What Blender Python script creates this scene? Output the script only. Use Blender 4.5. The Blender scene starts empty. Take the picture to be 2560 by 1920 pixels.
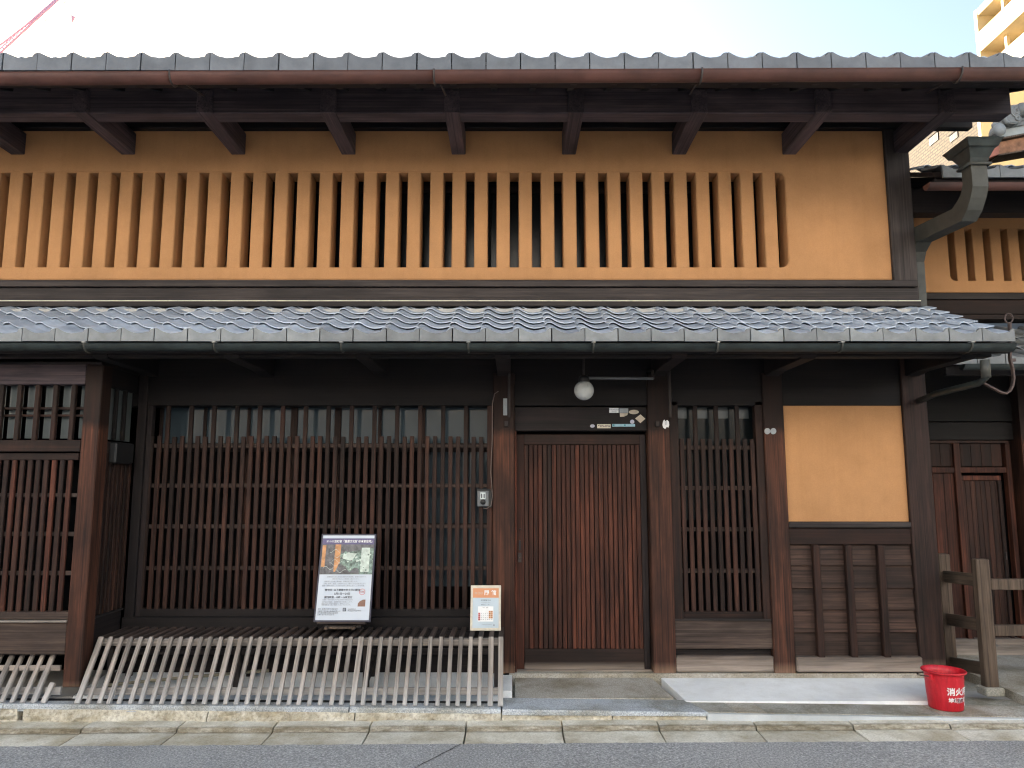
import bpy, bmesh, math, random
from mathutils import Vector, Matrix, Quaternion, noise as mnoise
random.seed(7)
R = math.radians
sc = bpy.context.scene
col = sc.collection

# ------------------------------------------------------------------ camera, sky, sun, exposure
FPX, PITCH, CY, H = 1880.0, R(7.65), -5.6, 1.5
cam = bpy.data.cameras.new("camera"); co = bpy.data.objects.new("camera", cam); col.objects.link(co)
co.location = (0, CY, H); co.rotation_euler = (R(90) + PITCH, 0, 0)
cam.sensor_width = 36; cam.lens = 36 * FPX / 2560; cam.clip_end = 2000; cam.clip_start = .05
sc.camera = co

SUN_EL, SUN_AZ = R(10), R(-40)            # azimuth measured from +Y towards +X
wd = bpy.data.worlds.new("World"); sc.world = wd; wd.use_nodes = True
wn = wd.node_tree; bg = wn.nodes["Background"]
sky = wn.nodes.new("ShaderNodeTexSky"); sky.sky_type = 'NISHITA'; sky.sun_disc = False
sky.sun_elevation = SUN_EL; sky.sun_rotation = SUN_AZ
sky.air_density = 1.0; sky.dust_density = 4.6; sky.ozone_density = 1.0
wn.links.new(sky.outputs[0], bg.inputs[0]); bg.inputs[1].default_value = .09
sl = bpy.data.lights.new("sun", 'SUN'); so = bpy.data.objects.new("sun", sl); col.objects.link(so)
sl.energy = 5.0; sl.angle = R(.5); sl.color = (1, .90, .76)
sd = Vector((math.sin(SUN_AZ) * math.cos(SUN_EL), math.cos(SUN_AZ) * math.cos(SUN_EL), math.sin(SUN_EL)))
so.rotation_euler = sd.to_track_quat('Z', 'Y').to_euler(); so.location = sd * 30

vs = sc.view_settings
vs.view_transform = 'Standard'; vs.look = 'None'; vs.gamma = 1; vs.use_curve_mapping = False
vs.exposure = 2.95
sc.cycles.use_denoising = True; sc.cycles.filter_width = 1.2
sc.cycles.max_bounces = 6; sc.cycles.diffuse_bounces = 4; sc.cycles.glossy_bounces = 3
sc.cycles.transmission_bounces = 4; sc.cycles.sample_clamp_indirect = 6

# ------------------------------------------------------------------ pixel -> place (a plane gives the distance)
CP, SP = math.cos(PITCH), math.sin(PITCH)
def ray(px, py):
    u = (px - 1280) / FPX; v = (960 - py) / FPX
    return u, CP - v * SP, SP + v * CP
def zz(py, y):
    u, dy, dz = ray(1280, py); return H + (y - CY) / dy * dz
def xx(px, py, y):
    u, dy, dz = ray(px, py); return (y - CY) / dy * u
def P(px, py, y): return Vector((xx(px, py, y), y, zz(py, y)))

# ------------------------------------------------------------------ materials
MATS = {}
def nmat(name):
    m = bpy.data.materials.new(name); m.use_nodes = True
    nt = m.node_tree; b = nt.nodes["Principled BSDF"]; MATS[name] = m
    return m, nt, b
def N(nt, t, **kw):
    n = nt.nodes.new(t)
    for k, v in kw.items():
        if k in n.inputs: n.inputs[k].default_value = v
        else: setattr(n, k, v)
    return n
def ramp(nt, fac, stops):
    r = N(nt, 'ShaderNodeValToRGB'); e = r.color_ramp.elements
    while len(e) < len(stops): e.new(.5)
    for i, (p, c) in enumerate(stops):
        e[i].position = p; e[i].color = (*c, 1) if len(c) == 3 else c
    nt.links.new(fac, r.inputs[0]); return r.outputs[0]
def mix(nt, fac, a, b, mode='MIX'):
    m = N(nt, 'ShaderNodeMix', data_type='RGBA', blend_type=mode)
    for s, v in ((0, fac), (6, a), (7, b)):
        if hasattr(v, 'is_output'): nt.links.new(v, m.inputs[s])
        else: m.inputs[s].default_value = v if s == 0 else (*v, 1)
    return m.outputs[2]
def math_(nt, op, a, b=0.0, c=None):
    m = N(nt, 'ShaderNodeMath', operation=op)
    for i, v in enumerate((a, b, c)):
        if v is None: continue
        if hasattr(v, 'is_output'): nt.links.new(v, m.inputs[i])
        else: m.inputs[i].default_value = v
    return m.outputs[0]
def coords(nt, scale=(1, 1, 1), world=False, rand=40.):
    tc = N(nt, 'ShaderNodeTexCoord')
    if world:
        g = N(nt, 'ShaderNodeNewGeometry'); src = g.outputs['Position']
    else: src = tc.outputs['Object']
    oi = N(nt, 'ShaderNodeObjectInfo')
    mp = N(nt, 'ShaderNodeMapping'); mp.inputs['Scale'].default_value = scale
    nt.links.new(src, mp.inputs[0])
    if rand and not world:
        r = math_(nt, 'MULTIPLY', oi.outputs['Random'], rand)
        cb = N(nt, 'ShaderNodeCombineXYZ')
        for i in range(3): nt.links.new(r, cb.inputs[i])
        nt.links.new(cb.outputs[0], mp.inputs['Location'])
    return mp.outputs[0], oi.outputs['Random']
def noise(nt, vec, scale, detail=4, rough=.6, dist=0.):
    n = N(nt, 'ShaderNodeTexNoise', Scale=scale, Detail=detail, Roughness=rough, Distortion=dist)
    nt.links.new(vec, n.inputs['Vector']); return n.outputs['Fac']
def bump(nt, b, fac, strength=.2, dist=.004):
    n = N(nt, 'ShaderNodeBump', Strength=strength, Distance=dist)
    nt.links.new(fac, n.inputs['Height']); nt.links.new(n.outputs[0], b.inputs['Normal'])

def wood(name, dark, mid, light, axis='Z', rough=.72, foot=None, var=.45, spec=.3, soot=None):
    """Weathered timber: grain along one axis, patches of wear, each piece its own tone."""
    m, nt, b = nmat(name)
    s = {'X': (1.3, 26, 26), 'Y': (26, 1.3, 26), 'Z': (26, 26, 1.3)}[axis]
    v, rnd = coords(nt, s)
    g = noise(nt, v, 1.6, 8, .68, .4)
    s2 = {'X': (1.2, 5, 5), 'Y': (5, 1.2, 5), 'Z': (5, 5, 1.2)}[axis]
    v2, _ = coords(nt, s2)
    w = noise(nt, v2, 1.5, 4, .6)
    c = ramp(nt, g, [(.25, dark), (.52, mid), (.8, light)])
    c = mix(nt, ramp(nt, w, [(.40, (0, 0, 0)), (.64, (1, 1, 1))]), c, mix(nt, .72, c, tuple(x * .7 for x in dark)))
    s3 = {'X': (.5, 70, 70), 'Y': (70, .5, 70), 'Z': (70, 70, .5)}[axis]
    v3, _ = coords(nt, s3)
    k3 = noise(nt, v3, 1.2, 3, .6)
    c = mix(nt, ramp(nt, k3, [(.36, (.75, .75, .75)), (.47, (0, 0, 0))]), c, tuple(x * .6 for x in dark))
    c = mix(nt, ramp(nt, k3, [(.60, (0, 0, 0)), (.74, (.55, .55, .55))]), c, light)
    tone = ramp(nt, rnd, [(0, (1 - var,) * 3), (.5, (1, 1, 1)), (1, (1 + var, 1 + var * .85, 1 + var * .75))])
    c = mix(nt, 1.0, c, tone, 'MULTIPLY')
    if foot:                                   # bare grey wood where splash water has bleached it
        z0, z1, fc = foot
        gm = N(nt, 'ShaderNodeNewGeometry'); sx = N(nt, 'ShaderNodeSeparateXYZ'); nt.links.new(gm.outputs['Position'], sx.inputs[0])
        mr = N(nt, 'ShaderNodeMapRange'); mr.inputs[1].default_value = z1; mr.inputs[2].default_value = z0
        nt.links.new(sx.outputs[2], mr.inputs[0])
        f = math_(nt, 'MULTIPLY', mr.outputs[0], math_(nt, 'MULTIPLY_ADD', g, 1.6, -.1))
        cl = N(nt, 'ShaderNodeClamp'); nt.links.new(f, cl.inputs[0])
        c = mix(nt, cl.outputs[0], c, fc)
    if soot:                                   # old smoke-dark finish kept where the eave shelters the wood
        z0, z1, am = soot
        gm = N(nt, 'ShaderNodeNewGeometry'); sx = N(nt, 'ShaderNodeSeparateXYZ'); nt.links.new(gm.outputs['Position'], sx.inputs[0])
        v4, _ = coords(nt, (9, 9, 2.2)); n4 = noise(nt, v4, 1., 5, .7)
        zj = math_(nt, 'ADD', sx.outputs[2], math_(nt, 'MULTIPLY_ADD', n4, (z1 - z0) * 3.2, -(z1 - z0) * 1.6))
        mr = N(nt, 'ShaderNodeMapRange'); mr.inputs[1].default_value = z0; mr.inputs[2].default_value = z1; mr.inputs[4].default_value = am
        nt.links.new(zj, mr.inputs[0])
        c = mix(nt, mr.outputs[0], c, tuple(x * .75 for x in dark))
    nt.links.new(c, b.inputs['Base Color'])
    b.inputs['Roughness'].default_value = rough; b.inputs['Specular IOR Level'].default_value = spec
    bump(nt, b, g, .35, .003)
    return m

def plain(name, c, rough=.6, metal=0., spec=.4, var=0., nscale=30, namt=.12, bmp=0.):
    m, nt, b = nmat(name)
    v, rnd = coords(nt)
    n = noise(nt, v, nscale, 4)
    k = ramp(nt, n, [(.3, tuple(x * (1 - namt) for x in c)), (.7, tuple(min(1, x * (1 + namt)) for x in c))])
    if var:
        k = mix(nt, 1., k, ramp(nt, rnd, [(0, (1 - var,) * 3), (1, (1 + var,) * 3)]), 'MULTIPLY')
    nt.links.new(k, b.inputs['Base Color'])
    b.inputs['Roughness'].default_value = rough; b.inputs['Metallic'].default_value = metal
    b.inputs['Specular IOR Level'].default_value = spec
    if bmp: bump(nt, b, n, bmp, .003)
    return m

def stone(name, c1, c2, c3, scale=90, patch=3., rough=.85, bm=.4, moss=None, var=.12):
    m, nt, b = nmat(name)
    v, rnd = coords(nt)
    f = noise(nt, v, scale, 3, .7); w = noise(nt, v, patch, 5, .65)
    c = ramp(nt, f, [(.3, c1), (.5, c2), (.72, c3)])
    c = mix(nt, ramp(nt, w, [(.42, (0, 0, 0)), (.62, (1, 1, 1))]), c, mix(nt, 1., c, (.62, .58, .5), 'MULTIPLY'))
    if moss:
        w2 = noise(nt, v, 7., 5, .7)
        c = mix(nt, ramp(nt, w2, [(.58, (0, 0, 0)), (.72, (.8, .8, .8))]), c, moss)
    c = mix(nt, 1., c, ramp(nt, rnd, [(0, (1 - var,) * 3), (1, (1 + var,) * 3)]), 'MULTIPLY')
    nt.links.new(c, b.inputs['Base Color']); b.inputs['Roughness'].default_value = rough
    b.inputs['Specular IOR Level'].default_value = .25
    bump(nt, b, math_(nt, 'ADD', f, math_(nt, 'MULTIPLY', w, 2.)), bm, .004)
    return m

def plaster(name, c, amt=.07, bm=.12):
    m, nt, b = nmat(name)
    v, _ = coords(nt, world=True)
    f = noise(nt, v, 160, 3, .7); w = noise(nt, v, 1.7, 5, .6)
    k = mix(nt, 1., c, ramp(nt, w, [(.3, (1 - amt,) * 3), (.7, (1 + amt, 1 + amt, 1 + amt))]), 'MULTIPLY')
    k = mix(nt, 1., k, ramp(nt, f, [(.3, (.93,) * 3), (.7, (1.06,) * 3)]), 'MULTIPLY')
    vst, _ = coords(nt, (9, 9, .55), world=True); st = noise(nt, vst, 1., 4, .65)          # rain streaks
    k = mix(nt, 1., k, ramp(nt, st, [(.34, (.95, .945, .935)), (.50, (1, 1, 1)), (.75, (1.02, 1.02, 1.015))]), 'MULTIPLY')
    bl = noise(nt, v, 5.5, 6, .7)                                                           # trowel blotches
    k = mix(nt, 1., k, ramp(nt, bl, [(.34, (.955, .95, .945)), (.5, (1, 1, 1)), (.68, (1.025, 1.025, 1.025))]), 'MULTIPLY')
    nt.links.new(k, b.inputs['Base Color']); b.inputs['Roughness'].default_value = .95
    b.inputs['Specular IOR Level'].default_value = .1
    bump(nt, b, f, bm, .002)
    return m

GREY = (.27, .235, .20)
DK, MD, LT = (.012, .0066, .0054), (.039, .0162, .0108), (.082, .033, .0205)
for ax in 'XYZ':
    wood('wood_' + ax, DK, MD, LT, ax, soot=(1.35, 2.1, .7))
    wood('wood_dark_' + ax, (.0085, .0068, .0075), (.016, .0115, .0118), (.028, .019, .0175), ax)
    wood('wood_grey_' + ax, (.022, .018, .0175), (.042, .034, .032), (.072, .058, .054), ax, var=.22)
    wood('wood_pale_' + ax, (.165, .143, .125), (.33, .292, .26), (.49, .445, .40), ax, var=.2, foot=(.08, .30, (.52, .53, .54)))
    wood('wood_rail_' + ax, (.030, .021, .018), (.066, .046, .039), (.115, .083, .07), ax, var=.25)
    wood('wood_bracket_' + ax, (.034, .028, .034), (.082, .062, .070), (.15, .105, .10), ax, var=.3)
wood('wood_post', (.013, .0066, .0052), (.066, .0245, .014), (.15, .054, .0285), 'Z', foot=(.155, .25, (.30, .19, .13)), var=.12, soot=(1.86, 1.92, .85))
wood('wood_corner', (.012, .008, .007), (.036, .0185, .0145), (.075, .037, .027), 'Z', foot=(.155, .27, (.28, .19, .14)), var=.1)
wood('wood_doorrail', (.012, .007, .006), (.034, .018, .0135), (.07, .036, .026), 'X', foot=(.175, .235, (.36, .30, .25)), var=.1)
wood('wood_clap', (.020, .012, .010), (.062, .035, .026), (.125, .074, .054), 'X', var=.35)
wood('wood_black', (.004, .0034, .0036), (.0085, .0065, .0065), (.015, .011, .0105), 'X')  # near-black copy of the timber; deep eave shade painted in
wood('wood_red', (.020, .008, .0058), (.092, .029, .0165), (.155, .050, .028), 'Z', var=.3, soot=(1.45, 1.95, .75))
wood('wood_base', (.028, .019, .016), (.075, .051, .041), (.15, .11, .088), 'X', foot=(.12, .33, (.52, .44, .375)), var=.12)
wood('wood_fence', (.055, .039, .028), (.112, .079, .057), (.175, .128, .095), 'Z', var=.1)
plaster('ochre', (.43, .230, .108), .10, .16)
plaster('mortar', (.78, .80, .81), .12, .12)
plaster('concrete', (.50, .53, .55), .16, .3)
plaster('mortar_grey', (.40, .39, .37), .12, .15)
def tile_mat(name, c, rough):
    m, nt, b = nmat(name)
    v, rnd = coords(nt); n = noise(nt, v, 9, 5, .65); f = noise(nt, v, 70, 3)
    k = ramp(nt, n, [(.3, tuple(x * .72 for x in c)), (.55, c), (.78, tuple(x * 1.25 for x in c))])
    k = mix(nt, 1., k, ramp(nt, rnd, [(0, (.84, .84, .84)), (1, (1.16, 1.16, 1.15))]), 'MULTIPLY')
    nt.links.new(k, b.inputs['Base Color'])
    r = ramp(nt, math_(nt, 'ADD', math_(nt, 'MULTIPLY', n, .6), math_(nt, 'MULTIPLY', f, .4)), [(.3, (rough - .08,) * 3), (.75, (rough + .16,) * 3)])
    nt.links.new(r, b.inputs['Roughness']); b.inputs['Specular IOR Level'].default_value = .35
    bump(nt, b, f, .12, .002)
tile_mat('tile', (.41, .465, .545), .58)  # paler blue copy for the roof tops; skylight painted into the colour
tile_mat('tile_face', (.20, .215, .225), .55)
tile_mat('tile_upper', (.115, .125, .142), .5)  # darker tile colour used on the upper eave
tile_mat('tile_old', (.17, .18, .185), .5)
plain('copper', (.085, .036, .029), .5, 0., .4, nscale=5, namt=.3)
plain('copper_red', (.30, .10, .065), .55, nscale=6, namt=.35)
plain('patina', (.020, .027, .027), .55, 0., .4, nscale=14, namt=.5)
plain('patina_pale', (.050, .051, .045), .6, 0., .4, nscale=9, namt=.3)
plain('iron', (.05, .042, .04), .6, .3, nscale=20, namt=.4)
plain('rust', (.075, .052, .046), .75, nscale=25, namt=.35)
plain('steel', (.45, .46, .46), .4, .6)
plain('black', (.012, .012, .013), .5)
plain('void', (.004, .004, .0045), .9, spec=.05)
plain('grey_plastic', (.12, .13, .14), .4)
plain('white', (.78, .79, .80), .5, namt=.04)
plain('sticker_grey', (.30, .33, .36), .6)
plain('sticker_tan', (.50, .44, .36), .7)
plain('sticker_blue', (.25, .42, .52), .5)
plain('sticker_teal', (.03, .22, .26), .5)
plain('sticker_mauve', (.42, .42, .52), .6)
plain('paper', (.52, .58, .66), .35, namt=.03, nscale=4)
plain('frame_navy', (.025, .026, .05), .4)
plain('ink', (.06, .06, .075), .6)
plain('ink_grey', (.24, .26, .30), .6)
plain('print_purple', (.09, .075, .19), .35)
plain('print_amber', (.52, .25, .10), .4, nscale=14, namt=.45)
plain('print_green', (.15, .22, .19), .4, nscale=45, namt=.85)
plain('print_pale', (.50, .58, .53), .4, nscale=30, namt=.35)
plain('print_dark', (.10, .10, .11), .4, nscale=30, namt=.7)
plain('print_brown', (.20, .10, .07), .4)
plain('print_red', (.50, .10, .09), .5)
plain('print_orange', (.62, .27, .13), .4, namt=.05, nscale=6)
plain('print_blue', (.46, .55, .62), .4, namt=.04, nscale=6)
plain('cream_board', (.60, .55, .45), .6)
plain('ring_white', (.55, .6, .6), .5)
plain('cable', (.13, .10, .09), .6)
plain('bamboo', (.24, .22, .16), .6)
m, nt, b = nmat('red_plastic')
v, _ = coords(nt, (6, 6, 1.5)); n = noise(nt, v, 6, 6, .7); v2, _ = coords(nt); n2 = noise(nt, v2, 70, 4, .7)
k = ramp(nt, n, [(.3, (.40, .008, .018)), (.55, (.56, .012, .026)), (.8, (.64, .035, .05))])
k = mix(nt, ramp(nt, n2, [(.60, (0, 0, 0)), (.75, (.35, .35, .35))]), k, (.62, .20, .19))
nt.links.new(k, b.inputs['Base Color']); nt.links.new(ramp(nt, n2, [(.3, (.34,) * 3), (.7, (.6,) * 3)]), b.inputs['Roughness'])
m, nt, b = nmat('globe'); b.inputs['Roughness'].default_value = .16
v, _ = coords(nt); n = noise(nt, v, 40, 4)
nt.links.new(ramp(nt, n, [(.3, (.36, .37, .36)), (.45, (.46, .48, .475))]), b.inputs['Base Color'])
def glass(name, tint, rough, diff):
    m, nt, b = nmat(name)
    b.inputs['Base Color'].default_value = (*tint, 1); b.inputs['Roughness'].default_value = rough
    b.inputs['Specular IOR Level'].default_value = .5; b.inputs['IOR'].default_value = 1.5
    if diff < 1: b.inputs['Transmission Weight'].default_value = 0.; 
    return m
glass('glass_dark', (.045, .064, .078), .04, 0)  # bluish base colour stands in for sky reflected in the panes
m = glass('glass_frosted', (.075, .09, .094), .30, 0); m.node_tree.nodes['Principled BSDF'].inputs['Specular IOR Level'].default_value = .4
m = glass('glass_upper', (.010, .013, .016), .22, 0); m.node_tree.nodes['Principled BSDF'].inputs['Specular IOR Level'].default_value = .22
m = glass('glass_dim', (.010, .014, .016), .12, 0); m.node_tree.nodes['Principled BSDF'].inputs['Specular IOR Level'].default_value = .3
glass('glass_pane', (.085, .10, .105), .3, 0)
stone('kerb_stone', (.48, .465, .40), (.68, .66, .58), (.80, .78, .71), 80, 2.5, moss=(.46, .43, .33))
stone('rough_stone', (.34, .315, .265), (.56, .53, .455), (.72, .69, .60), 45, 4., bm=.9, moss=(.24, .20, .155))
stone('shade_dark', (.025, .025, .028), (.05, .05, .054), (.09, .09, .095), 80, 4.)  # near-black colour that paints in shade under the guard rail
stone('granite', (.22, .245, .28), (.45, .49, .53), (.72, .76, .80), 130, 3.)
stone('step_stone', (.26, .24, .21), (.44, .42, .375), (.60, .58, .52), 120, 2.5)
stone('grey_stone', (.20, .20, .18), (.34, .335, .30), (.47, .46, .41), 120, 3., moss=(.19, .18, .12))
def kerb_face_band(m):          # uneven darker band along the inner face of the lip
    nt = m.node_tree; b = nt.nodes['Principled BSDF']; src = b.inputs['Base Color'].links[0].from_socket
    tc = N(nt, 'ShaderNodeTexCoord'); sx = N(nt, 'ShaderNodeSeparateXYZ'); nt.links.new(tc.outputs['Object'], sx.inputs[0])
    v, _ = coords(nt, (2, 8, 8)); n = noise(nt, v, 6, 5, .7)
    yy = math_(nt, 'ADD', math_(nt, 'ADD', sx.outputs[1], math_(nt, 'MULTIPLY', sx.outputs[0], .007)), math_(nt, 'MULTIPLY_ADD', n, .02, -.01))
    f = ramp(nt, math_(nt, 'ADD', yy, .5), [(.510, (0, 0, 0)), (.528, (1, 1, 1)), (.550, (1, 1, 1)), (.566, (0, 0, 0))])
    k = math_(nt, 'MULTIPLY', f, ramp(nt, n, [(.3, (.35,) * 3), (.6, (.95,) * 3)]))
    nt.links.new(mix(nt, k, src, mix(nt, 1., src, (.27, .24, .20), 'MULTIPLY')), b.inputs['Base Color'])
kerb_face_band(MATS['kerb_stone'])
m, nt, b = nmat('asphalt')
v, _ = coords(nt, world=True)
f = noise(nt, v, 85, 3, .75); f2 = noise(nt, v, 260, 2, .6); w = noise(nt, v, 1.1, 5, .6)
k = ramp(nt, f, [(.30, (.14, .144, .15)), (.5, (.33, .34, .35)), (.62, (.50, .515, .53)), (.72, (.82, .84, .85))])
k = mix(nt, 1., k, ramp(nt, f2, [(.3, (.7,) * 3), (.7, (1.25,) * 3)]), 'MULTIPLY')
k = mix(nt, 1., k, ramp(nt, w, [(.3, (.86,) * 3), (.7, (1.12,) * 3)]), 'MULTIPLY')
nt.links.new(k, b.inputs['Base Color']); b.inputs['Roughness'].default_value = .8; bump(nt, b, f, .7, .006)
m, nt, b = nmat('tan_brick')
v, _ = coords(nt, rand=0)
br = N(nt, 'ShaderNodeTexBrick', Scale=1.0); br.inputs['Color1'].default_value = (.055, .039, .021, 1); br.inputs['Color2'].default_value = (.043, .030, .016, 1)
br.inputs['Mortar'].default_value = (.010, .007, .004, 1); br.inputs['Mortar Size'].default_value = .035
br.inputs['Brick Width'].default_value = .55; br.inputs['Row Height'].default_value = .21
mp = N(nt, 'ShaderNodeMapping'); mp.inputs['Rotation'].default_value = (R(90), 0, R(90))
sx = N(nt, 'ShaderNodeSeparateXYZ'); cb = N(nt, 'ShaderNodeCombineXYZ'); nt.links.new(v, sx.inputs[0])
nt.links.new(math_(nt, 'ADD', sx.outputs[0], sx.outputs[1]), cb.inputs[0]); nt.links.new(sx.outputs[2], cb.inputs[1])
nt.links.new(cb.outputs[0], br.inputs['Vector']); nt.links.new(br.outputs[0], b.inputs['Base Color']); b.inputs['Roughness'].default_value = .9
nt.nodes.remove(mp)
plain('apartment_wall', (.66, .54, .34), .85, nscale=2, namt=.05)  # yellow of the low sun is put into this colour
plain('crane_red', (.85, .42, .52), .6)  # red paled to pink: backlight glare is in the colour
plain('earth', (.24, .12, .07), .9, nscale=12, namt=.6, bmp=.6)
plain('white_band', (.30, .33, .34), .7, nscale=8, namt=.08)

# ------------------------------------------------------------------ geometry helpers
def link(name, me, parent=None, loc=(0, 0, 0), local=False, rot=None):
    o = bpy.data.objects.new(name, me); col.objects.link(o)
    o.location = loc
    if rot is not None:
        if isinstance(rot, Quaternion): o.rotation_mode = 'QUATERNION'; o.rotation_quaternion = rot
        else: o.rotation_euler = rot
    if parent is not None:
        o.parent = parent
        if not local: o.matrix_parent_inverse = Matrix.Translation(-Vector(parent.location))
    return o
def thing(name, label, cat, loc=(0, 0, 0), group=None, rot=None):
    o = bpy.data.objects.new(name, None); col.objects.link(o); o.location = loc; o.empty_display_size = .1
    if rot is not None: o.rotation_euler = rot
    o['label'] = label; o['category'] = cat
    if group: o['group'] = group
    return o
def tag(o, label, cat, group=None):
    o['label'] = label; o['category'] = cat
    if group: o['group'] = group
    return o
def struct(o): o['kind'] = 'structure'; return o
def mesh(name, verts, faces, mat, smooth=False):
    me = bpy.data.meshes.new(name); me.from_pydata([tuple(v) for v in verts], [], faces); me.update()
    me.materials.append(MATS[mat])
    if smooth:
        for p in me.polygons: p.use_smooth = True
    return me
BOX = {}
def boxmesh(sx, sy, sz, mat, bev=.003):
    k = (round(sx, 4), round(sy, 4), round(sz, 4), mat, bev)
    if k in BOX: return BOX[k]
    bm = bmesh.new(); bmesh.ops.create_cube(bm, size=1)
    for v in bm.verts: v.co = Vector((v.co.x * sx, v.co.y * sy, v.co.z * sz))
    bv = min(bev, .24 * min(sx, sy, sz))
    if bv > 0: bmesh.ops.bevel(bm, geom=bm.edges[:], offset=bv, segments=1, affect='EDGES')
    me = bpy.data.meshes.new('box'); bm.to_mesh(me); bm.free(); me.materials.append(MATS[mat]); BOX[k] = me
    return me
def bar(name, x0, x1, y0, y1, z0, z1, mat, parent=None, bev=.003, local=False, rot=None):
    """Axis-aligned timber; the mesh is centred on its own origin and shared between equal pieces."""
    x0, x1 = sorted((x0, x1)); y0, y1 = sorted((y0, y1)); z0, z1 = sorted((z0, z1))
    o = link(name, boxmesh(x1 - x0, y1 - y0, z1 - z0, mat, bev), parent, ((x0 + x1) / 2, (y0 + y1) / 2, (z0 + z1) / 2), local, rot)
    return o
def beam(name, p0, p1, w, t, mat, parent=None, bev=.003, local=False, up=(0, -1, 0)):
    """Timber from p0 to p1, w across, t thick; local z runs along it."""
    p0, p1 = Vector(p0), Vector(p1); d = p1 - p0; L = d.length; zax = d / L
    up = Vector(up); yax = (up - zax * up.dot(zax))
    if yax.length < 1e-4: yax = Vector((1, 0, 0))
    yax.normalize(); xax = yax.cross(zax)
    q = Matrix((xax, yax, zax)).transposed().to_quaternion()
    return link(name, boxmesh(w, t, L, mat, bev), parent, (p0 + p1) / 2, local, q)
def tube(name, pts, r, mat, parent=None, n=8, local=False, cap=True, square=False):
    pts = [Vector(p) for p in pts]; rs = r if isinstance(r, (list, tuple)) else [r] * len(pts)
    c = sum(pts, Vector()) / len(pts); V, F = [], []
    nrm = None
    for i, p in enumerate(pts):
        t = (pts[min(i + 1, len(pts) - 1)] - pts[max(i - 1, 0)]).normalized()
        if nrm is None:
            a = Vector((0, 0, 1)) if abs(t.z) < .9 else Vector((1, 0, 0)); nrm = (a - t * a.dot(t)).normalized()
        else: nrm = (nrm - t * nrm.dot(t)).normalized()
        bn = t.cross(nrm); k = 4 if square else n
        for j in range(k):
            a = 2 * math.pi * (j + (.5 if square else 0)) / k
            V.append(p - c + (nrm * math.cos(a) + bn * math.sin(a)) * rs[i] * (1.414 if square else 1))
    k = 4 if square else n
    for i in range(len(pts) - 1):
        for j in range(k):
            F.append((i * k + j, i * k + (j + 1) % k, (i + 1) * k + (j + 1) % k, (i + 1) * k + j))
    if cap: F += [tuple(range(k))[::-1], tuple((len(pts) - 1) * k + j for j in range(k))]
    return link(name, mesh(name, V, F, mat, smooth=not square), parent, c, local)
def lathe(name, prof, mat, parent=None, loc=(0, 0, 0), n=32, local=False, smooth=True, rot=None):
    V, F = [], []
    for r, z in prof:
        for j in range(n):
            a = 2 * math.pi * j / n; V.append((r * math.cos(a), r * math.sin(a), z))
    for i in range(len(prof) - 1):
        for j in range(n): F.append((i * n + j, i * n + (j + 1) % n, (i + 1) * n + (j + 1) % n, (i + 1) * n + j))
    return link(name, mesh(name, V, F, mat, smooth), parent, loc, local, rot)
def prism(name, poly, y0, y1, mat, parent=None, bev=0, axis='Y'):
    """Polygon in x,z (or y,z for axis X), extruded between two depths, centred on its own origin."""
    cx = sum(p[0] for p in poly) / len(poly); cz = sum(p[1] for p in poly) / len(poly); cy = (y0 + y1) / 2
    n = len(poly); bm = bmesh.new()
    def mk(a, d, c): return (a - cx, d - cy, c - cz) if axis == 'Y' else (d - cy, a - cx, c - cz)
    A = [bm.verts.new(mk(p[0], y0, p[1])) for p in poly]; B = [bm.verts.new(mk(p[0], y1, p[1])) for p in poly]
    bm.faces.new(A); bm.faces.new(B[::-1])
    for i in range(n): bm.faces.new((A[i], B[i], B[(i + 1) % n], A[(i + 1) % n]))
    bmesh.ops.recalc_face_normals(bm, faces=bm.faces[:])
    if bev: bmesh.ops.bevel(bm, geom=[e for e in bm.edges if e.calc_face_angle(0) > .5], offset=bev, segments=2, affect='EDGES')
    me = bpy.data.meshes.new(name); bm.to_mesh(me); bm.free(); me.materials.append(MATS[mat])
    return link(name, me, parent, (cx, cy, cz) if axis == 'Y' else (cy, cx, cz))
FONT_CACHE = {}
def letters(name, body, size, mat, parent=None, loc=(0, 0, 0), rot=(R(90), 0, 0), local=True, align='CENTER', bend=None, sx=1., bold=0.):
    cu = bpy.data.curves.new(name, 'FONT'); cu.body = body; cu.size = size; cu.align_x = align; cu.align_y = 'CENTER'
    cu.resolution_u = 2; cu.offset = bold
    t = bpy.data.objects.new('tmp', cu); col.objects.link(t)
    bpy.context.view_layer.update()
    me = bpy.data.meshes.new_from_object(t.evaluated_get(bpy.context.evaluated_depsgraph_get()))
    bpy.data.objects.remove(t); bpy.data.curves.remove(cu)
    me.materials.clear(); me.materials.append(MATS[mat])
    for v in me.vertices: v.co.x *= sx
    if bend:
        for v in me.vertices: v.co = bend(v.co.x, v.co.y)
        rot = (0, 0, 0)
    return link(name, me, parent, loc, local, rot)

# ================================================================== GROUND
SL = .007                                            # the street climbs gently to the east
def zroad(x): return .0225 + SL * x
def yL(x): return -.71 - .0156 * x                   # front line of the stone ledge
def zL(x): return .118 - (.006 if x < 0 else .0105) * x                    # top of the stone ledge
def sheet(name, x0, x1, y0, y1, nx, ny, zf, mat, parent=None):
    V, F = [], []
    for j in range(ny + 1):
        for i in range(nx + 1):
            x = x0 + (x1 - x0) * i / nx; ya = y0(x) if callable(y0) else y0; yb = y1(x) if callable(y1) else y1
            y = ya + (yb - ya) * j / ny; V.append((x, y, zf(x, y)))
    for j in range(ny):
        for i in range(nx):
            a = j * (nx + 1) + i; F.append((a, a + 1, a + nx + 2, a + nx + 1))
    return link(name, mesh(name, V, F, mat), parent)
struct(sheet('ground', -300, 300, -300, 300, 6, 6, lambda x, y: zroad(x) - .06, 'grey_stone'))
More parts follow.
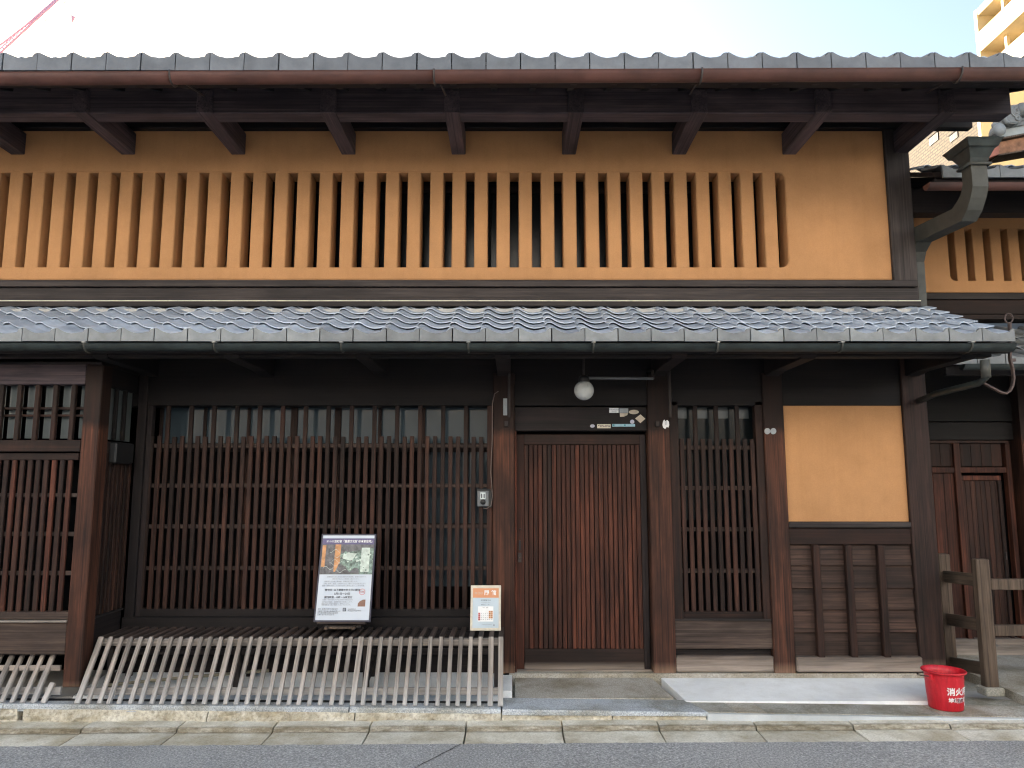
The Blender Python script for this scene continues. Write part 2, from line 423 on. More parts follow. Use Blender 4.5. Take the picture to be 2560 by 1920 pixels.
def jag(x): return -1.035 - .005 * x + .012 * mnoise.noise((x * 9, 0, 0)) + .010 * mnoise.noise((x * 31, 5, 0)) + .006 * mnoise.noise((x * 80, 2, 0))
road = struct(sheet('road', -30, 30, -8.0, jag, 2400, 1, lambda x, y: zroad(x) + .003, 'asphalt'))
def crack(name, pts, w):
    V, F = [], []
    for i, (x, y) in enumerate(pts):
        k = w * (.6 + .7 * random.random())
        V += [(x - k, y, zroad(x) + .0055), (x + k, y, zroad(x) + .0055)]
        if i: F.append((2 * i - 2, 2 * i - 1, 2 * i + 1, 2 * i))
    return link(name, mesh(name, V, F, 'black'), road)
crack('crack', [(-.29 - .03 * i + random.uniform(-.006, .006), -1.04 - .05 * i) for i in range(14)], .0035)
crack('crack', [(3.0 + .075 * i + random.uniform(-.008, .008), -1.06 - .025 * i) for i in range(14)], .005)
struct(sheet('pavement', -14, 14, -.66, 3, 8, 2, lambda x, y: zL(x) - .03, 'grey_stone'))

# kerb: precast gutter blocks with a lip, an inner face and an apron
kerb = struct(link('kerb', mesh('kerb', [(-14, -1.02, zroad(-14) - .05), (14, -1.02, zroad(14) - .05), (14, -.6, zroad(14) - .02), (-14, -.6, zroad(-14) - .02)], [(0, 1, 2, 3)], 'grey_stone')))
KP = .585; prof = [(-1.08, -.003), (-.95, -.001), (-.835, .001), (-.815, .003), (-.803, .025), (-.790, .030), (-.66, .034), (-.64, -.03), (-1.08, -.06)]
for k in range(-9, 8):
    xa, xb = -.28 + KP * k + .005, -.28 + KP * (k + 1) - .005
    V, F = [], []; ns = 9; rj = random.uniform(-.004, .004); dz = random.uniform(-.003, .003)
    for i in range(ns + 1):
        x = xa + (xb - xa) * i / ns; e = .010 if i in (0, ns) else 0
        for j, (y, z) in enumerate(prof):
            up = 0 if j > 6 else 1
            n = mnoise.noise((x * 7, y * 9, k)) * .0025 * up
            V.append((x + (.02 * math.copysign(1, xa + KP / 2) * 0), y + rj - .0156 * x * .45 + n, z + dz + n - (e * .35 if 2 < j < 7 else 0) + zroad((xa + xb) / 2) + SL * (x - (xa + xb) / 2)))
    m_ = len(prof)
    for i in range(ns):
        for j in range(m_): F.append((i * m_ + j, (i + 1) * m_ + j, (i + 1) * m_ + (j + 1) % m_, i * m_ + (j + 1) % m_))
    F += [tuple(range(m_)), tuple(ns * m_ + j for j in range(m_))[::-1]]
    c = Vector(((xa + xb) / 2, -.85 - .00702 * (xa + xb) / 2, zroad((xa + xb) / 2)))
    link('kerb_block', mesh('kerb_block', [Vector(v) - c for v in V], F, 'kerb_stone'), kerb, c)

# ledge: long rough stones, granite doorstep strip, mortar apron
ledge = struct(link('stone_ledge', mesh('stone_ledge', [(-9, -.62, .06), (9, -.62, .03), (9, -.05, .05), (-9, -.05, .08)], [(0, 1, 2, 3)], 'mortar_grey')))
def slab(name, x0, x1, yf, yb, zt, zb, mat, rough=0., parent=None, nx=None, skew=(0, 0)):
    """A stone with an uneven face: front edge yf(x), back yb(x), top zt(x,y)."""
    nx = nx or max(3, int((x1 - x0) / .05)); V, F = [], []
    rows = [('b', 0.), ('f', 0.), ('f', .33), ('f', .66), ('t', 0.), ('t', .5), ('t', 1.), ('k', 0)]
    for i in range(nx + 1):
        t = i / nx
        for kind, q in rows:
            yy0, yy1 = yf(x0 + (x1 - x0) * t), yb(x0 + (x1 - x0) * t)
            x = x0 + (x1 - x0) * t
            if kind == 'b': y, z = yy0 + .01, zb
            elif kind == 'f': y, z = yy0, zb + (zt(x, yy0) - zb) * (q * .92 + .04)
            elif kind == 't': y, z = yy0 + .006 + (yy1 - yy0 - .006) * q, zt(x, yy0 + (yy1 - yy0) * q)
            else: y, z = yy1, zb
            f = rough * (1. if kind == 'f' else .3 if kind == 't' and q < .2 else .08)
            n = mnoise.noise((x * 8, z * 30, y * 5)) * f + mnoise.noise((x * 27, z * 55, 3)) * f * .6
            xs = x + (skew[0] * (1 - t) + skew[1] * t) * (0 if yy1 == yy0 else (y - yy0) / (yy1 - yy0))
            V.append((xs, y + n, z + n * .35))
    m_ = len(rows)
    for i in range(nx):
        for j in range(m_): F.append((i * m_ + j, (i + 1) * m_ + j, (i + 1) * m_ + (j + 1) % m_, i * m_ + (j + 1) % m_))
    F += [tuple(range(m_)), tuple(nx * m_ + j for j in range(m_))[::-1]]
    c = Vector(((x0 + x1) / 2, (V[0][1] + V[6][1]) / 2, zb))
    return link(name, mesh(name, [Vector(v) - c for v in V], F, mat), parent or ledge, c)
for x0, x1, mt in ((-5.4, -3.10, 'rough_stone'), (-3.06, -1.9, 'rough_stone'), (-1.893, -.98, 'rough_stone'), (-.973, -.07, 'rough_stone')):
    slab('stone', x0, x1, yL, lambda x: -.42, lambda x, y: zL(x) - .028, .0, mt, .024)
for x0, x1 in ((-5.4, -3.2), (-3.195, -1.02), (-1.012, -.07)):                       # thin granite coping under the bench
    slab('coping', x0, x1, lambda x: yL(x) + .008, lambda x: -.575, lambda x, y: zL(x), .092, 'granite', .003)
for x0, x1 in ((-.064, .62), (.626, 1.20)):
    slab('stone', x0, x1, lambda x: yL(x) + .006, lambda x: -.48, lambda x, y: zL(x) - .024, .0, 'rough_stone', .012)
slab('doorstep', -.06, 1.215, yL, lambda x: -.452, lambda x, y: zL(x) + .002, .085, 'granite', .002, skew=(0, -.08))
slab('step_stone', .02, 1.06, lambda x: -.446, lambda x: -.03, lambda x, y: .116 + (y + .446) * .066, .05, 'step_stone', .004, skew=(0, -.07))
for x0, x1, mt in ((1.15, 1.40, 'grey_stone'), (1.404, 1.585, 'step_stone'), (1.59, 2.66, 'grey_stone'), (2.665, 3.36, 'step_stone')):
    slab('paving_stone', x0, x1, lambda x: yL(x) + .025, lambda x: -.50, lambda x, y: zL(x) - .002 + (y + .75) * .01, .02, mt, .005, skew=(-.03, -.03))
slab('concrete_edging', 1.205, 6.0, lambda x: yL(x) - .012, lambda x: yL(x) + .02, lambda x, y: zL(x) - .004, .0, 'concrete', .004)
slab('mortar_apron', 1.13, 2.93, lambda x: -.502, lambda x: -.03, lambda x, y: .112 + (y + .5) * .062, .05, 'mortar', .002, skew=(-.07, .04))
slab('shade_strip', -5.3, -.085, lambda x: -.60, lambda x: -.44, lambda x, y: zL(x) - .022, .05, 'shade_dark', .002)  # shade below the guard's lower rail, laid in as a dark strip
slab('mortar_apron', -5.2, -2.885, lambda x: -.445, lambda x: .05, lambda x, y: .128 + (y + .45) * .10, .05, 'mortar_grey', .003)  # greyer mortar: shade under the bay put into its colour
slab('mortar_apron', -2.88, -.085, lambda x: -.445, lambda x: .05, lambda x, y: .128 + (y + .45) * .10, .05, 'mortar', .003)
slab('mortar_block', -.082, .0, lambda x: -.44, lambda x: -.05, lambda x, y: .16 + (y + .45) * .02, .05, 'mortar', .003)
slab('threshold_stone', -.02, 3.14, lambda x: -.032, lambda x: .2, lambda x, y: .172, .05, 'step_stone', .004)
slab('forecourt_paving', 3.40, 6.2, lambda x: -.55, lambda x: .95, lambda x, y: .105 + (y + .5) * .02, .04, 'step_stone', .003)

# ================================================================== TOWNHOUSE
house = thing('townhouse', 'dark timber townhouse with ochre plaster upper storey and long tiled eaves', 'house', (0, 1.5, .15))
XL, XR = -5.3, 3.10
# --- upper wall: ochre plaster with a long barred opening
yW = .01
zb, zt = zz(699, yW), zz(300, yW)
ot, ob = zz(431, yW), zz(668, yW)
xr = xx(1967, 550, yW); pl = xx(2220, 550, yW)
rr = .055
arc = [(xr - rr + rr * math.sin(a), ot - rr + rr * math.cos(a)) for a in [R(90) * i / 6 for i in range(7)]]
arc2 = [(xr - rr + rr * math.cos(a), ob + rr - rr * math.sin(a)) for a in [R(90) * i / 6 for i in range(7)]]
wall = prism('upper_wall', [(XL, zb), (pl + .01, zb), (pl + .01, zt), (XL, zt), (XL, ot)] + arc + arc2 + [(XL, ob)], yW, yW + .19, 'ochre', house, bev=.006)
pitch_s = 55.36 * (xx(1281, 431, yW) - xx(1280, 431, yW))
x0s = xx(853.9, 431, yW); wsl = 32.9 * (xx(1281, 431, yW) - xx(1280, 431, yW))
for k in range(-24, 20):
    xa = x0s + pitch_s * k
    if xa < XL: continue
    j = random.uniform(-.0015, .0015)
    bar('slat', xa + j, xa + wsl + j, yW + .005, yW + .18, ob - .01, ot + .01, 'ochre', wall, .007)
# dark sash behind the bars
bar('backing_board', XL, pl, .46, .50, zb, zt + .2, 'void', house)
sash = bar('sash', XL, xr + .1, .30, .335, ob - .06, ob + .03, 'wood_dark_X', house)
bar('sash_rail', XL, xr + .1, .30, .335, ot - .05, ot + .06, 'wood_dark_X', sash)
for k in range(9):
    xa = -4.9 + .78 * k
    bar('sash_stile', xa, xa + .05, .296, .338, ob, ot - .02, 'wood_dark_Z', sash)
    bar('pane', xa + .05, xa + .78, .316, .322, ob, ot - .02, 'glass_upper', sash, 0)

# --- posts
def post(px_l, py, px_r, z0, z1, y0=-.02, y1=.12, name='post', mat='wood_post', x=None):
    a, b_ = x if x else (xx(px_l, py, y0), xx(px_r, py, y0))
    return bar(name, a, b_, y0, y1, z0, z1, mat, house, .006)
Z_LINT = zz(893, -.02)
PX = {'p2': (-.142, .020), 'p3': (1.010, 1.172), 'p4': (1.872, 2.024), 'p5': (2.916, 3.098)}
for k in ('p2', 'p3', 'p4', 'p5'): post(0, 0, 0, .168, 2.9 if k == 'p5' else Z_LINT - .12, x=PX[k], mat='wood_corner' if k == 'p5' else 'wood_post')
bar('wall_post', -2.79, -2.725, -.02, .10, .16, Z_LINT - .1, 'wood_dark_Z', house)
bar('corner_post', pl, pl + .185, -.02, .14, zz(763, -.02), 4.6, 'wood_grey_Z', house, .006)
prism('side_wall', [(.14, .1), (6.5, .1), (6.5, 5.4), (2.6, 5.4), (.14, zz(319, -.05) + .1)], 3.02, 3.06, 'mortar_grey', house, axis='X')
# --- timber bands between the storeys
def band(name, p0, p1, y0, mat, x1, y1=.1, bev=.003):
    return bar(name, XL, x1, y0, y1, zz(p0, y0), zz(p1, y0), mat, house, bev)
band('sill', 700, 716, -.055, 'wood_grey_X', xx(2296, 710, -.055))
band('sill_board', 719.5, 753, -.03, 'wood_grey_X', xx(2296, 740, -.03))
band('sill_fillet', 752.5, 765, -.075, 'wood_grey_X', xx(2303, 760, -.075))
bar('fillet_lit_edge', XL, xx(2303, 760, -.075), -.078, -.04, zz(753, -.075), zz(752.6, -.075) + .006, 'cream_board', house, .001)  # pale strip paints in the lit top edge of the fillet
# --- upper eave: wall plate, brackets, purlin, soffit
bar('wall_plate', XL, 3.60, -.05, .02, zz(319, -.05), zz(319, -.05) + .20, 'wood_dark_X', house, .006)
zbk = zz(385, -.0); yF = -.66
for k in range(-7, 6):
    c = xx(852 + 17 + 277 * k, 385, -.02)
    if c < XL: continue
    bar('bracket', c - .054, c + .054, yF, .1, zbk, zbk + .175, 'wood_bracket_Y', house, .005)
bar('purlin', XL, 3.50, -.635, -.50, zbk + .008, zz(218, -.635), 'wood_bracket_X', house, .006)
YE2 = -1.28; zE2 = zz(146, YE2)
SLP = .43
def roofz(y, ye, ze, off): return ze + (y - ye) * SLP + off
def slope_board(name, x0, x1, ya, yb, ye, ze, off, th, mat, parent):
    return prism(name, [(ya, roofz(ya, ye, ze, off)), (yb, roofz(yb, ye, ze, off)), (yb, roofz(yb, ye, ze, off) + th), (ya, roofz(ya, ye, ze, off) + th)], x0, x1, mat, parent, axis='X')
uroof = slope_board('upper_roof', -26, 3.62, YE2 + .05, 2.6, YE2, zE2, -.075, .04, 'wood_dark_X', house)
bar('eave_fascia', XL, 3.62, YE2 + .05, YE2 + .085, zE2 - .125, zE2 - .05, 'wood_dark_X', house)
bar('eave_batten', XL, 3.60, -1.02, -.95, roofz(-1.02, YE2, zE2, -.075) - .05, roofz(-1.02, YE2, zE2, -.075) + .01, 'wood_dark_X', house)
for k in range(34):
    x = -5.1 + .262 * k
    if x > 3.55: break
    p0 = Vector((x, YE2 + .1, roofz(YE2 + .1, YE2, zE2, -.105))); p1 = Vector((x, .05, roofz(.05, YE2, zE2, -.105)))
    beam('rafter', p0, p1, .045, .06, 'wood_dark_Y', house, up=(0, 0, 1))
# closed body behind the front so no daylight leaks in
bar('rear_wall', -26, 3.06, 6.4, 6.5, .1, 5.6, 'mortar_grey', house)
bar('floor_slab', -26, 3.06, .2, 6.4, .1, .16, 'void', house)
bar('ceiling', -26, 3.06, .13, 6.4, 2.78, 2.86, 'void', house)
bar('back_slope', -26, 3.62, 2.6, 6.6, 5.50, 5.60, 'tile_old', house)
bar('unseen_sun_block_wall', -26, XL, 0, .15, .1, 4.6, 'ochre', house)  # unseen run of the house, stretched west to block the low sun
bar('inner_wall', -26, 3.06, .95, .99, .16, 2.78, 'void', house)

# --- roof tiles
TP = .2119; EXP = .162
PROF = [(0, .020), (.03, .031), (.09, .039), (.16, .041), (.24, .035), (.33, .023), (.43, .012), (.54, .004), (.66, 0), (.82, .003), (.94, .009), (1.08, .014)]
TT = .0065
def tile_mesh(name, mat, drop=None, width=1.08, face=None):
    L = EXP * 1.28; rise = EXP * SLP - .018; ang = rise / EXP
    V, F = [], []; pr = [p for p in PROF if p[0] <= width + .001]; n = len(pr)
    for (y, dz) in ((0, -TT), (0, 0), (L, 0), (L, -TT)):
        for u, h in pr: V.append((u * TP, y, h + dz + y * ang))
    for i in range(n - 1):
        for a, b_ in ((0, 1), (1, 2), (2, 3), (3, 0)):
            F.append((a * n + i, a * n + i + 1, b_ * n + i + 1, b_ * n + i))
    F += [(0, n, 2 * n, 3 * n), (n - 1, 4 * n - 1, 3 * n - 1, 2 * n - 1)]
    nf = len(F)
    if drop:
        us = [.185, .24, .33, .43, .54, .66, .82, .94, 1.0, 1.03, 1.09, 1.155]
        hh = dict(PROF); b0 = len(V); q = len(us)
        for y in (-.010, .008):
            for u in us:
                h = {.185: .0385, 1.0: .010, 1.03: .0205, 1.09: .0285, 1.155: .0315}.get(u, hh.get(u, 0))
                V.append((u * TP, y, h - .0015)); V.append((u * TP, y, -drop))
        for i in range(q - 1):
            a = b0 + 2 * i; c = a + 2 * q
            F += [(a, a + 1, a + 3, a + 2), (c, c + 2, c + 3, c + 1), (a, a + 2, c + 2, c), (a + 1, c + 1, c + 3, a + 3)]
        F += [(b0, b0 + 2 * q, b0 + 2 * q + 1, b0 + 1), (b0 + 2 * q - 2, b0 + 2 * q - 1, b0 + 4 * q - 1, b0 + 4 * q - 2)]
    me = mesh(name, V, F, mat)
    if face:
        me.materials.append(MATS[face])
        for p in me.polygons:
            if p.index >= nf: p.material_index = 1
    bm = bmesh.new(); bm.from_mesh(me); bmesh.ops.recalc_face_normals(bm, faces=bm.faces[:])
    for f in bm.faces: f.smooth = True
    for e in bm.edges:
        if e.calc_face_angle(0) > .6: e.smooth = False
    bm.to_mesh(me); bm.free()
    return me
T_FIELD = tile_mesh('tile', 'tile'); T_EAVE_L = tile_mesh('eave_tile', 'tile', .052, face='tile_face'); T_EAVE_U = tile_mesh('eave_tile', 'tile_upper', .082)
T_OLD = tile_mesh('tile', 'tile_old'); T_OLD_E = tile_mesh('eave_tile', 'tile_old', .055)
def lay(parent, xseam, k0, k1, rows, ye, ze, eave, field):
    for r in range(rows):
        for k in range(k0, k1 + 1):
            x = xseam + TP * (k - .17)
            j = (random.uniform(-.0015, .0015), random.uniform(-.002, .002), random.uniform(-.0012, .0012))
            link('eave_tile' if r == 0 else 'tile', eave if r == 0 else field, parent, (x + j[0], ye + EXP * r + j[1], ze + EXP * SLP * r + j[2] + (0 if r == 0 else .002)))
lay(uroof, -1.0075, -19, 20, 3, YE2, zE2, T_EAVE_U, T_FIELD)

# --- lower roof
YE1 = -.864; zE1 = zz(833.5, YE1)
lroof = slope_board('lower_roof', XL, 3.235, YE1 + .04, .0, YE1, zE1, -.05, .03, 'wood_dark_X', house)
lay(lroof, -1.0173, -19, 19, 6, YE1, zE1, T_EAVE_L, T_FIELD)
bar('mortar_bed', XL, 3.12, -.12, -.02, zz(772, -.1) - .09, zz(773, -.1), 'mortar_grey', house, .004)
bar('eave_board', XL, 3.21, YE1 + .03, YE1 + .07, zE1 - .12, zE1 - .052, 'wood_dark_X', house)
zp = zz(892, -.72)
bar('eave_purlin', XL, 3.16, -.72, -.63, zp, zp + .13, 'wood_dark_X', house, .005)
for x in (-4.44, -3.58, -2.71, -1.844, -.98, -.06, 1.10, 1.95, 3.0):
    poly = [(-.74, zp + .11), (-.74, zp + .015), (-.71, zp - .012), (-.18, zz(943, 0) + .02), (.05, zz(944, 0)), (.05, zp + .30), (-.3, zp + .28)]
    prism('lower_bracket', poly, x - .05, x + .05, 'wood_dark_X', house, .004, axis='X')
for k in range(34):
    x = -5.1 + .262 * k
    if x > 3.2: break
    p0 = Vector((x, YE1 + .09, roofz(YE1 + .09, YE1, zE1, -.078))); p1 = Vector((x, .02, roofz(.02, YE1, zE1, -.078)))
    beam('lower_rafter', p0, p1, .04, .05, 'wood_dark_Y', house, up=(0, 0, 1))

# --- gutters
def gutter(name, x0, x1, yc, zc0, zc1, r, mat, endcap=True):
    V, F = [], []; n = 12
    for x, zc in ((x0, zc0), (x1, zc1)):
        for rad in (r, r - .004):
            for i in range(n + 1):
                a = math.pi + math.pi * i / n; V.append((x, yc + rad * math.cos(a), zc + rad * math.sin(a)))
    m_ = n + 1
    for i in range(n):
        F += [(i, i + 1, 2 * m_ + i + 1, 2 * m_ + i), (m_ + i, 3 * m_ + i, 3 * m_ + i + 1, m_ + i + 1)]
    for e in (0, n): F.append((e, m_ + e, 3 * m_ + e, 2 * m_ + e))
    for s in (0, 2 * m_): F.append(tuple(s + i for i in range(m_)))
    c = Vector(((x0 + x1) / 2, yc, (zc0 + zc1) / 2))
    me = mesh(name, [Vector(v) - c for v in V], F, mat)
    for p in me.polygons: p.use_smooth = len(p.vertices) == 4
    return link(name, me, house, c)
gu = gutter('upper_gutter', XL, 3.66, YE2 - .055, zz(177, YE2 - .11) - .014, zz(165, YE2 - .11) - .002, .053, 'copper')
for px in (-140, 425, 1085, 1755, 2405):
    x = xx(px, 185, YE2 - .1); zc = zz(177, YE2 - .11) + (zz(165, YE2 - .11) - zz(177, YE2 - .11)) * (x + 3.2) / 6.4 - .01
    arcp = [(x + (.0 if px < 1300 else -.0), YE2 - .055 - .057 * math.cos(a), zc - .057 * math.sin(a)) for a in [R(200) * i / 9 - R(10) for i in range(10)]]
    arcp.append((x + .02, YE2 + .10, zc + .03)); arcp.append((x + .03, -.95, zc + .08))
    tube('gutter_clip', arcp, .006, 'iron', gu, 6)
gl = gutter('lower_gutter', XL, xx(2528, 860, YE1 - .05), YE1 - .055, zz(856, YE1 - .1), zz(858, YE1 - .1), .046, 'patina')
for px in (-100, 210, 535, 853, 1171, 1484, 1795, 2106, 2431):
    x = xx(px, 860, YE1 - .1); zc = zz(857, YE1 - .1)
    arcp = [(x, YE1 - .055 - .050 * math.cos(a), zc - .050 * math.sin(a)) for a in [R(190) * i / 8 for i in range(9)]]
    tube('gutter_clip', [(x, YE1 - .085, zc + .004)] + arcp + [(x, YE1 + .06, zc - .005)], .0065, 'patina_pale', gl, 6)
    bar('clip_tab', x - .012, x + .012, YE1 - .112, YE1 - .07, zc + .001, zc + .006, 'steel', gl, .001)
# rainwater hopper and pipe at the east end
hx = 3.16; hy = -.70
zt_h, zn = zz(366, hy), zz(418, hy)
def ringbox(name, secs, mat, parent):
    """Square duct through sections (y, z, half x, half along, tilt)."""
    V, F = [], []
    for (y, z, hxw, ha, tl) in secs:
        t = Vector((0, math.cos(tl), math.sin(tl)))
        for sx_, sa in ((-1, -1), (1, -1), (1, 1), (-1, 1)):
            V.append(Vector((hx + sx_ * hxw, y, z)) + t * sa * ha)
    for i in range(len(secs) - 1):
        for j in range(4): F.append((4 * i + j, 4 * i + (j + 1) % 4, 4 * i + 4 + (j + 1) % 4, 4 * i + 4 + j))
    F += [(0, 1, 2, 3), tuple(4 * (len(secs) - 1) + j for j in (3, 2, 1, 0))]
    c = sum(V, Vector()) / len(V)
    me = mesh(name, [v - c for v in V], F, mat); bm = bmesh.new(); bm.from_mesh(me); bmesh.ops.recalc_face_normals(bm, faces=bm.faces[:]); bm.to_mesh(me); bm.free()
    return link(name, me, parent, c)
zw = zz(632, .1)
pipe = ringbox('downpipe', [(hy, zn + .01, .054, .052, 0), (hy, zn - .10, .054, .054, 0), (hy + .008, zn - .145, .054, .062, R(12)), (hy + .035, zn - .195, .054, .062, R(28)), (hy + .085, zn - .245, .054, .072, R(42)), (hy + .15, zn - .285, .054, .078, R(52)),
                (.02, zw + .11, .058, .082, R(52)), (.10, zw + .02, .054, .062, R(28)), (.125, zw - .08, .050, .05, 0), (.125, zz(768, .1), .048, .048, 0)], 'patina_pale', house)
hop = ringbox('hopper', [(hy, zn, .060, .055, 0), (hy, zn + .04, .064, .07, 0), (hy, zn + .09, .085, .10, 0), (hy, zt_h, .125, .15, 0), (hy, zt_h - .012, .115, .14, 0), (hy, zt_h - .05, .10, .12, 0)], 'patina', house)
tube('pipe_collar', [(hx - .072, hy - .065, zn), (hx + .072, hy - .065, zn), (hx + .072, hy + .065, zn), (hx - .072, hy + .065, zn), (hx - .072, hy - .065, zn)], .011, 'patina_pale', house)
# small drain from the lower gutter back to the post
ex = xx(2447, 930, YE1 + .02)
tube('drain_pipe', [(ex, YE1 - .05, zz(905, YE1 - .05)), (ex, YE1 - .04, zz(945, YE1 - .04)), (ex, YE1 + .03, zz(956, YE1)), (ex + .02, -.30, zz(985, -.3)), (ex + .05, .0, zz(1004, 0))], .022, 'patina', house, 10)
tube('drain_spout', [(ex, YE1 - .05, zz(900, YE1 - .05)), (ex, YE1 - .05, zz(944, YE1 - .05))], .028, 'patina_pale', house, 12)

# --- ground-floor front
bar('lintel_beam', XL, PX['p5'][0], .0, .16, zz(1014, 0), zz(880, 0) + .12, 'wood_dark_X', house, .005)
# main lattice window
ylat = .02
lw = bar('lattice_window', -2.725, -.155, ylat - .012, ylat + .05, zz(1543, ylat), zz(1521, ylat), 'wood_dark_X', house)
bar('window_ledge', -2.79, -.142, -.05, .1, zz(1563, -.05) - .06, zz(1544, -.05), 'wood_dark_X', lw)
pt = .1715 / 3; xt0 = xx(1107.7, 1062, ylat)
ztop, zsh, zbt = zz(1004, ylat), zz(1091, ylat), zz(1521, ylat)
for k in range(-42, 9):
    x = xt0 + pt * k + random.uniform(-.0012, .0012)
    if x < -2.70 or x > -.19: continue
    tall = k % 3 == 0
    bar('slat', x - .0155, x + .0155, ylat - .012, ylat + .010, zbt - .005, ztop if tall else zsh + random.uniform(-.004, .004), 'wood_Z', lw, .003)
bar('stile', -.185, -.145, ylat - .015, ylat + .04, zbt - .06, ztop, 'wood_Z', lw)
bar('stile', -2.725, -2.69, ylat - .015, ylat + .04, zbt - .06, ztop, 'wood_dark_Z', lw)
for py in (1114.5, 1214, 1316, 1420):
    z = zz(py, ylat + .02); bar('rail', -2.70, -.18, ylat + .010, ylat + .026, z - .015, z + .015, 'wood_rail_X', lw)
# glazed sashes behind the lattice
gs = bar('glazed_sash', -2.73, -.15, .15, .18, zz(1130, .15), zz(1108, .15), 'wood_dark_X', house)
bar('sash_rail', -2.73, -.15, .15, .18, ztop - .03, ztop + .04, 'wood_dark_X', gs)
for k in range(8):
    x = -2.70 + .335 * k
    bar('sash_stile', x, x + (.05 if k in (3, 4) else .024), .148, .182, .6, ztop, 'wood_Z', gs)
    bar('pane', x + .02, x + .335, .163, .168, zz(1112, .15), ztop, 'glass_dark', gs, 0)
bar('sash_board', -2.73, -.70, .155, .175, .45, zz(1125, .15), 'void', gs)
bar('pane', -.68, -.17, .163, .168, .75, zz(1125, .15), 'glass_dark', gs, 0)
bar('sash_board', -.70, -.15, .155, .175, .45, .75, 'void', gs)
bar('sash_rail', -.70, -.15, .15, .18, zz(1320, .15), zz(1308, .15), 'wood_dark_X', gs)

# door bay
zdt = zz(1017, .02); zdl = zz(1077, .02)
lint = bar('door_lintel', PX['p2'][1], PX['p3'][0], .02, .12, zdl, zdt, 'wood_dark_X', house, .004)
bar('head_recess', PX['p2'][1], PX['p3'][0], .12, .16, zdl - .1, zdt + .05, 'void', house)
yd = .06
zd0, zd1 = zz(1673, yd), zz(1086, yd)
door = bar('door', xx(1292, 1400, yd), xx(1630, 1400, yd), yd + .026, yd + .04, zd0, zd1, 'void', house)
dl, dr = PX['p2'][1] + .002, PX['p3'][0] - .002
bar('door_jamb', dl, dl + .012, .0, .14, .17, zdl, 'wood_red', house)
bar('stile', dl + .012, dl + .068, yd, yd + .045, zd0, zd1, 'wood_red', door)
bar('stile', dr - .05, dr - .004, yd, yd + .045, zd0, zd1, 'wood_dark_Z', door)
bar('rail', dl + .068, dr - .05, yd + .002, yd + .045, zz(1111, yd), zd1, 'wood_X', door)
bar('rail', dl + .068, dr - .05, yd - .002, yd + .045, zd0, zz(1622, yd), 'wood_doorrail', door)
nsl = 25; wd_ = (dr - .05 - dl - .068) / nsl
for k in range(nsl):
    x = dl + .068 + wd_ * k
    bar('slat', x + .0030, x + wd_ - .0030, yd + .004 + random.uniform(0, .003), yd + .025, zz(1622, yd), zz(1112, yd), 'wood_red' if k % 5 in (1, 2, 3) or k > 8 else 'wood_Z', door, .002)
bar('sill_plate', dl, dr, .03, .14, .171, zd0, 'wood_doorrail', house)
hxp = dl + .036
bar('lock_plate', hxp - .014, hxp + .012, yd - .006, yd + .002, zz(1406, yd), zz(1382, yd), 'iron', door, .002)
lathe('keyhole', [(0, -.002), (.008, -.002), (.008, .004), (0, .004)], 'black', door, (hxp + .004, yd - .003, zz(1323, yd)), 12, rot=(R(90), 0, 0))
pull = [(hxp + .009 * math.cos(a), zz(1363, yd) + (.028 if math.sin(a) > 0 else -.028) + .009 * math.sin(a)) for a in [2 * math.pi * i / 16 for i in range(16)]]
prism('pull', pull, yd - .006, yd + .004, 'black', door)
lathe('knob', [(0, .012), (.006, .012), (.008, .004), (.006, 0)], 'rust', door, (hxp + .002, yd - .006, zz(1394, yd)), 12, rot=(R(90), 0, 0))
# hanging battens, plates and pegs on the posts
for px in (1272.5, 1674): bar('hanging_batten', xx(px - 3.5, 980, -.10), xx(px + 3.5, 980, -.10), -.11, -.095, zz(1043, -.1), zz(900, -.1), 'wood_grey_Z', house, .002)
pp = bar('name_plate', xx(1258, 1017, -.03), xx(1268, 1017, -.03), -.028, -.02, zz(1038, -.03), zz(996, -.03), 'sticker_grey', house, .001)
pp['label'] = 'narrow pale plate on the post'
for px in (1266, 1643): bar('peg', xx(px - 5, 1060, -.03), xx(px + 5, 1060, -.03), -.045, -.02, zz(1066, -.03), zz(1053, -.03), 'wood_grey_Z', house, .002)

# small lattice window
sw = bar('lattice_window', PX['p3'][1], PX['p4'][0], ylat - .005, ylat + .05, zz(1547, ylat), zz(1528, ylat), 'wood_X', house)
s0 = xx(1640 + 271 * .2411, 1149, ylat); sp = 17.6 * (xx(1281, 1149, ylat) - xx(1280, 1149, ylat))
for k in range(11):
    x = s0 + sp * k
    bar('slat', x - .0155, x + .0155, ylat - .012, ylat + .010, zz(1528, ylat), ztop if k % 3 == 2 else zz(1097, ylat) + random.uniform(-.003, .003), 'wood_Z', sw, .003)
for py in (1119, 1220, 1323, 1427):
    z = zz(py, ylat + .02); bar('rail', s0 - .05, s0 + sp * 10 + .05, ylat + .010, ylat + .026, z - .015, z + .015, 'wood_rail_X', sw)
bar('stile', PX['p3'][1], s0 - .026, ylat - .02, ylat + .05, zz(1549, ylat), ztop, 'wood_Z', sw)
bar('stile', s0 + sp * 10 + .026, PX['p4'][0], ylat - .02, ylat + .05, zz(1549, ylat), ztop, 'wood_Z', sw)
bar('pane', PX['p3'][1], PX['p4'][0], .15, .156, zz(1300, .15), ztop, 'glass_dim', sw, 0)
for k in range(4):
    x = xx(1692 + 51.5 * k, 1030, .14)
    bar('pane', x, x + .075, .140, .146, zz(1046, .14), zz(1015, .14), 'glass_pane', sw, 0)
    bar('sash_stile', x - .02, x - .004, .135, .16, .8, ztop, 'wood_dark_Z', sw)
bar('sash_board', PX['p3'][1], PX['p4'][0], .16, .18, .5, zz(1300, .15), 'void', sw)
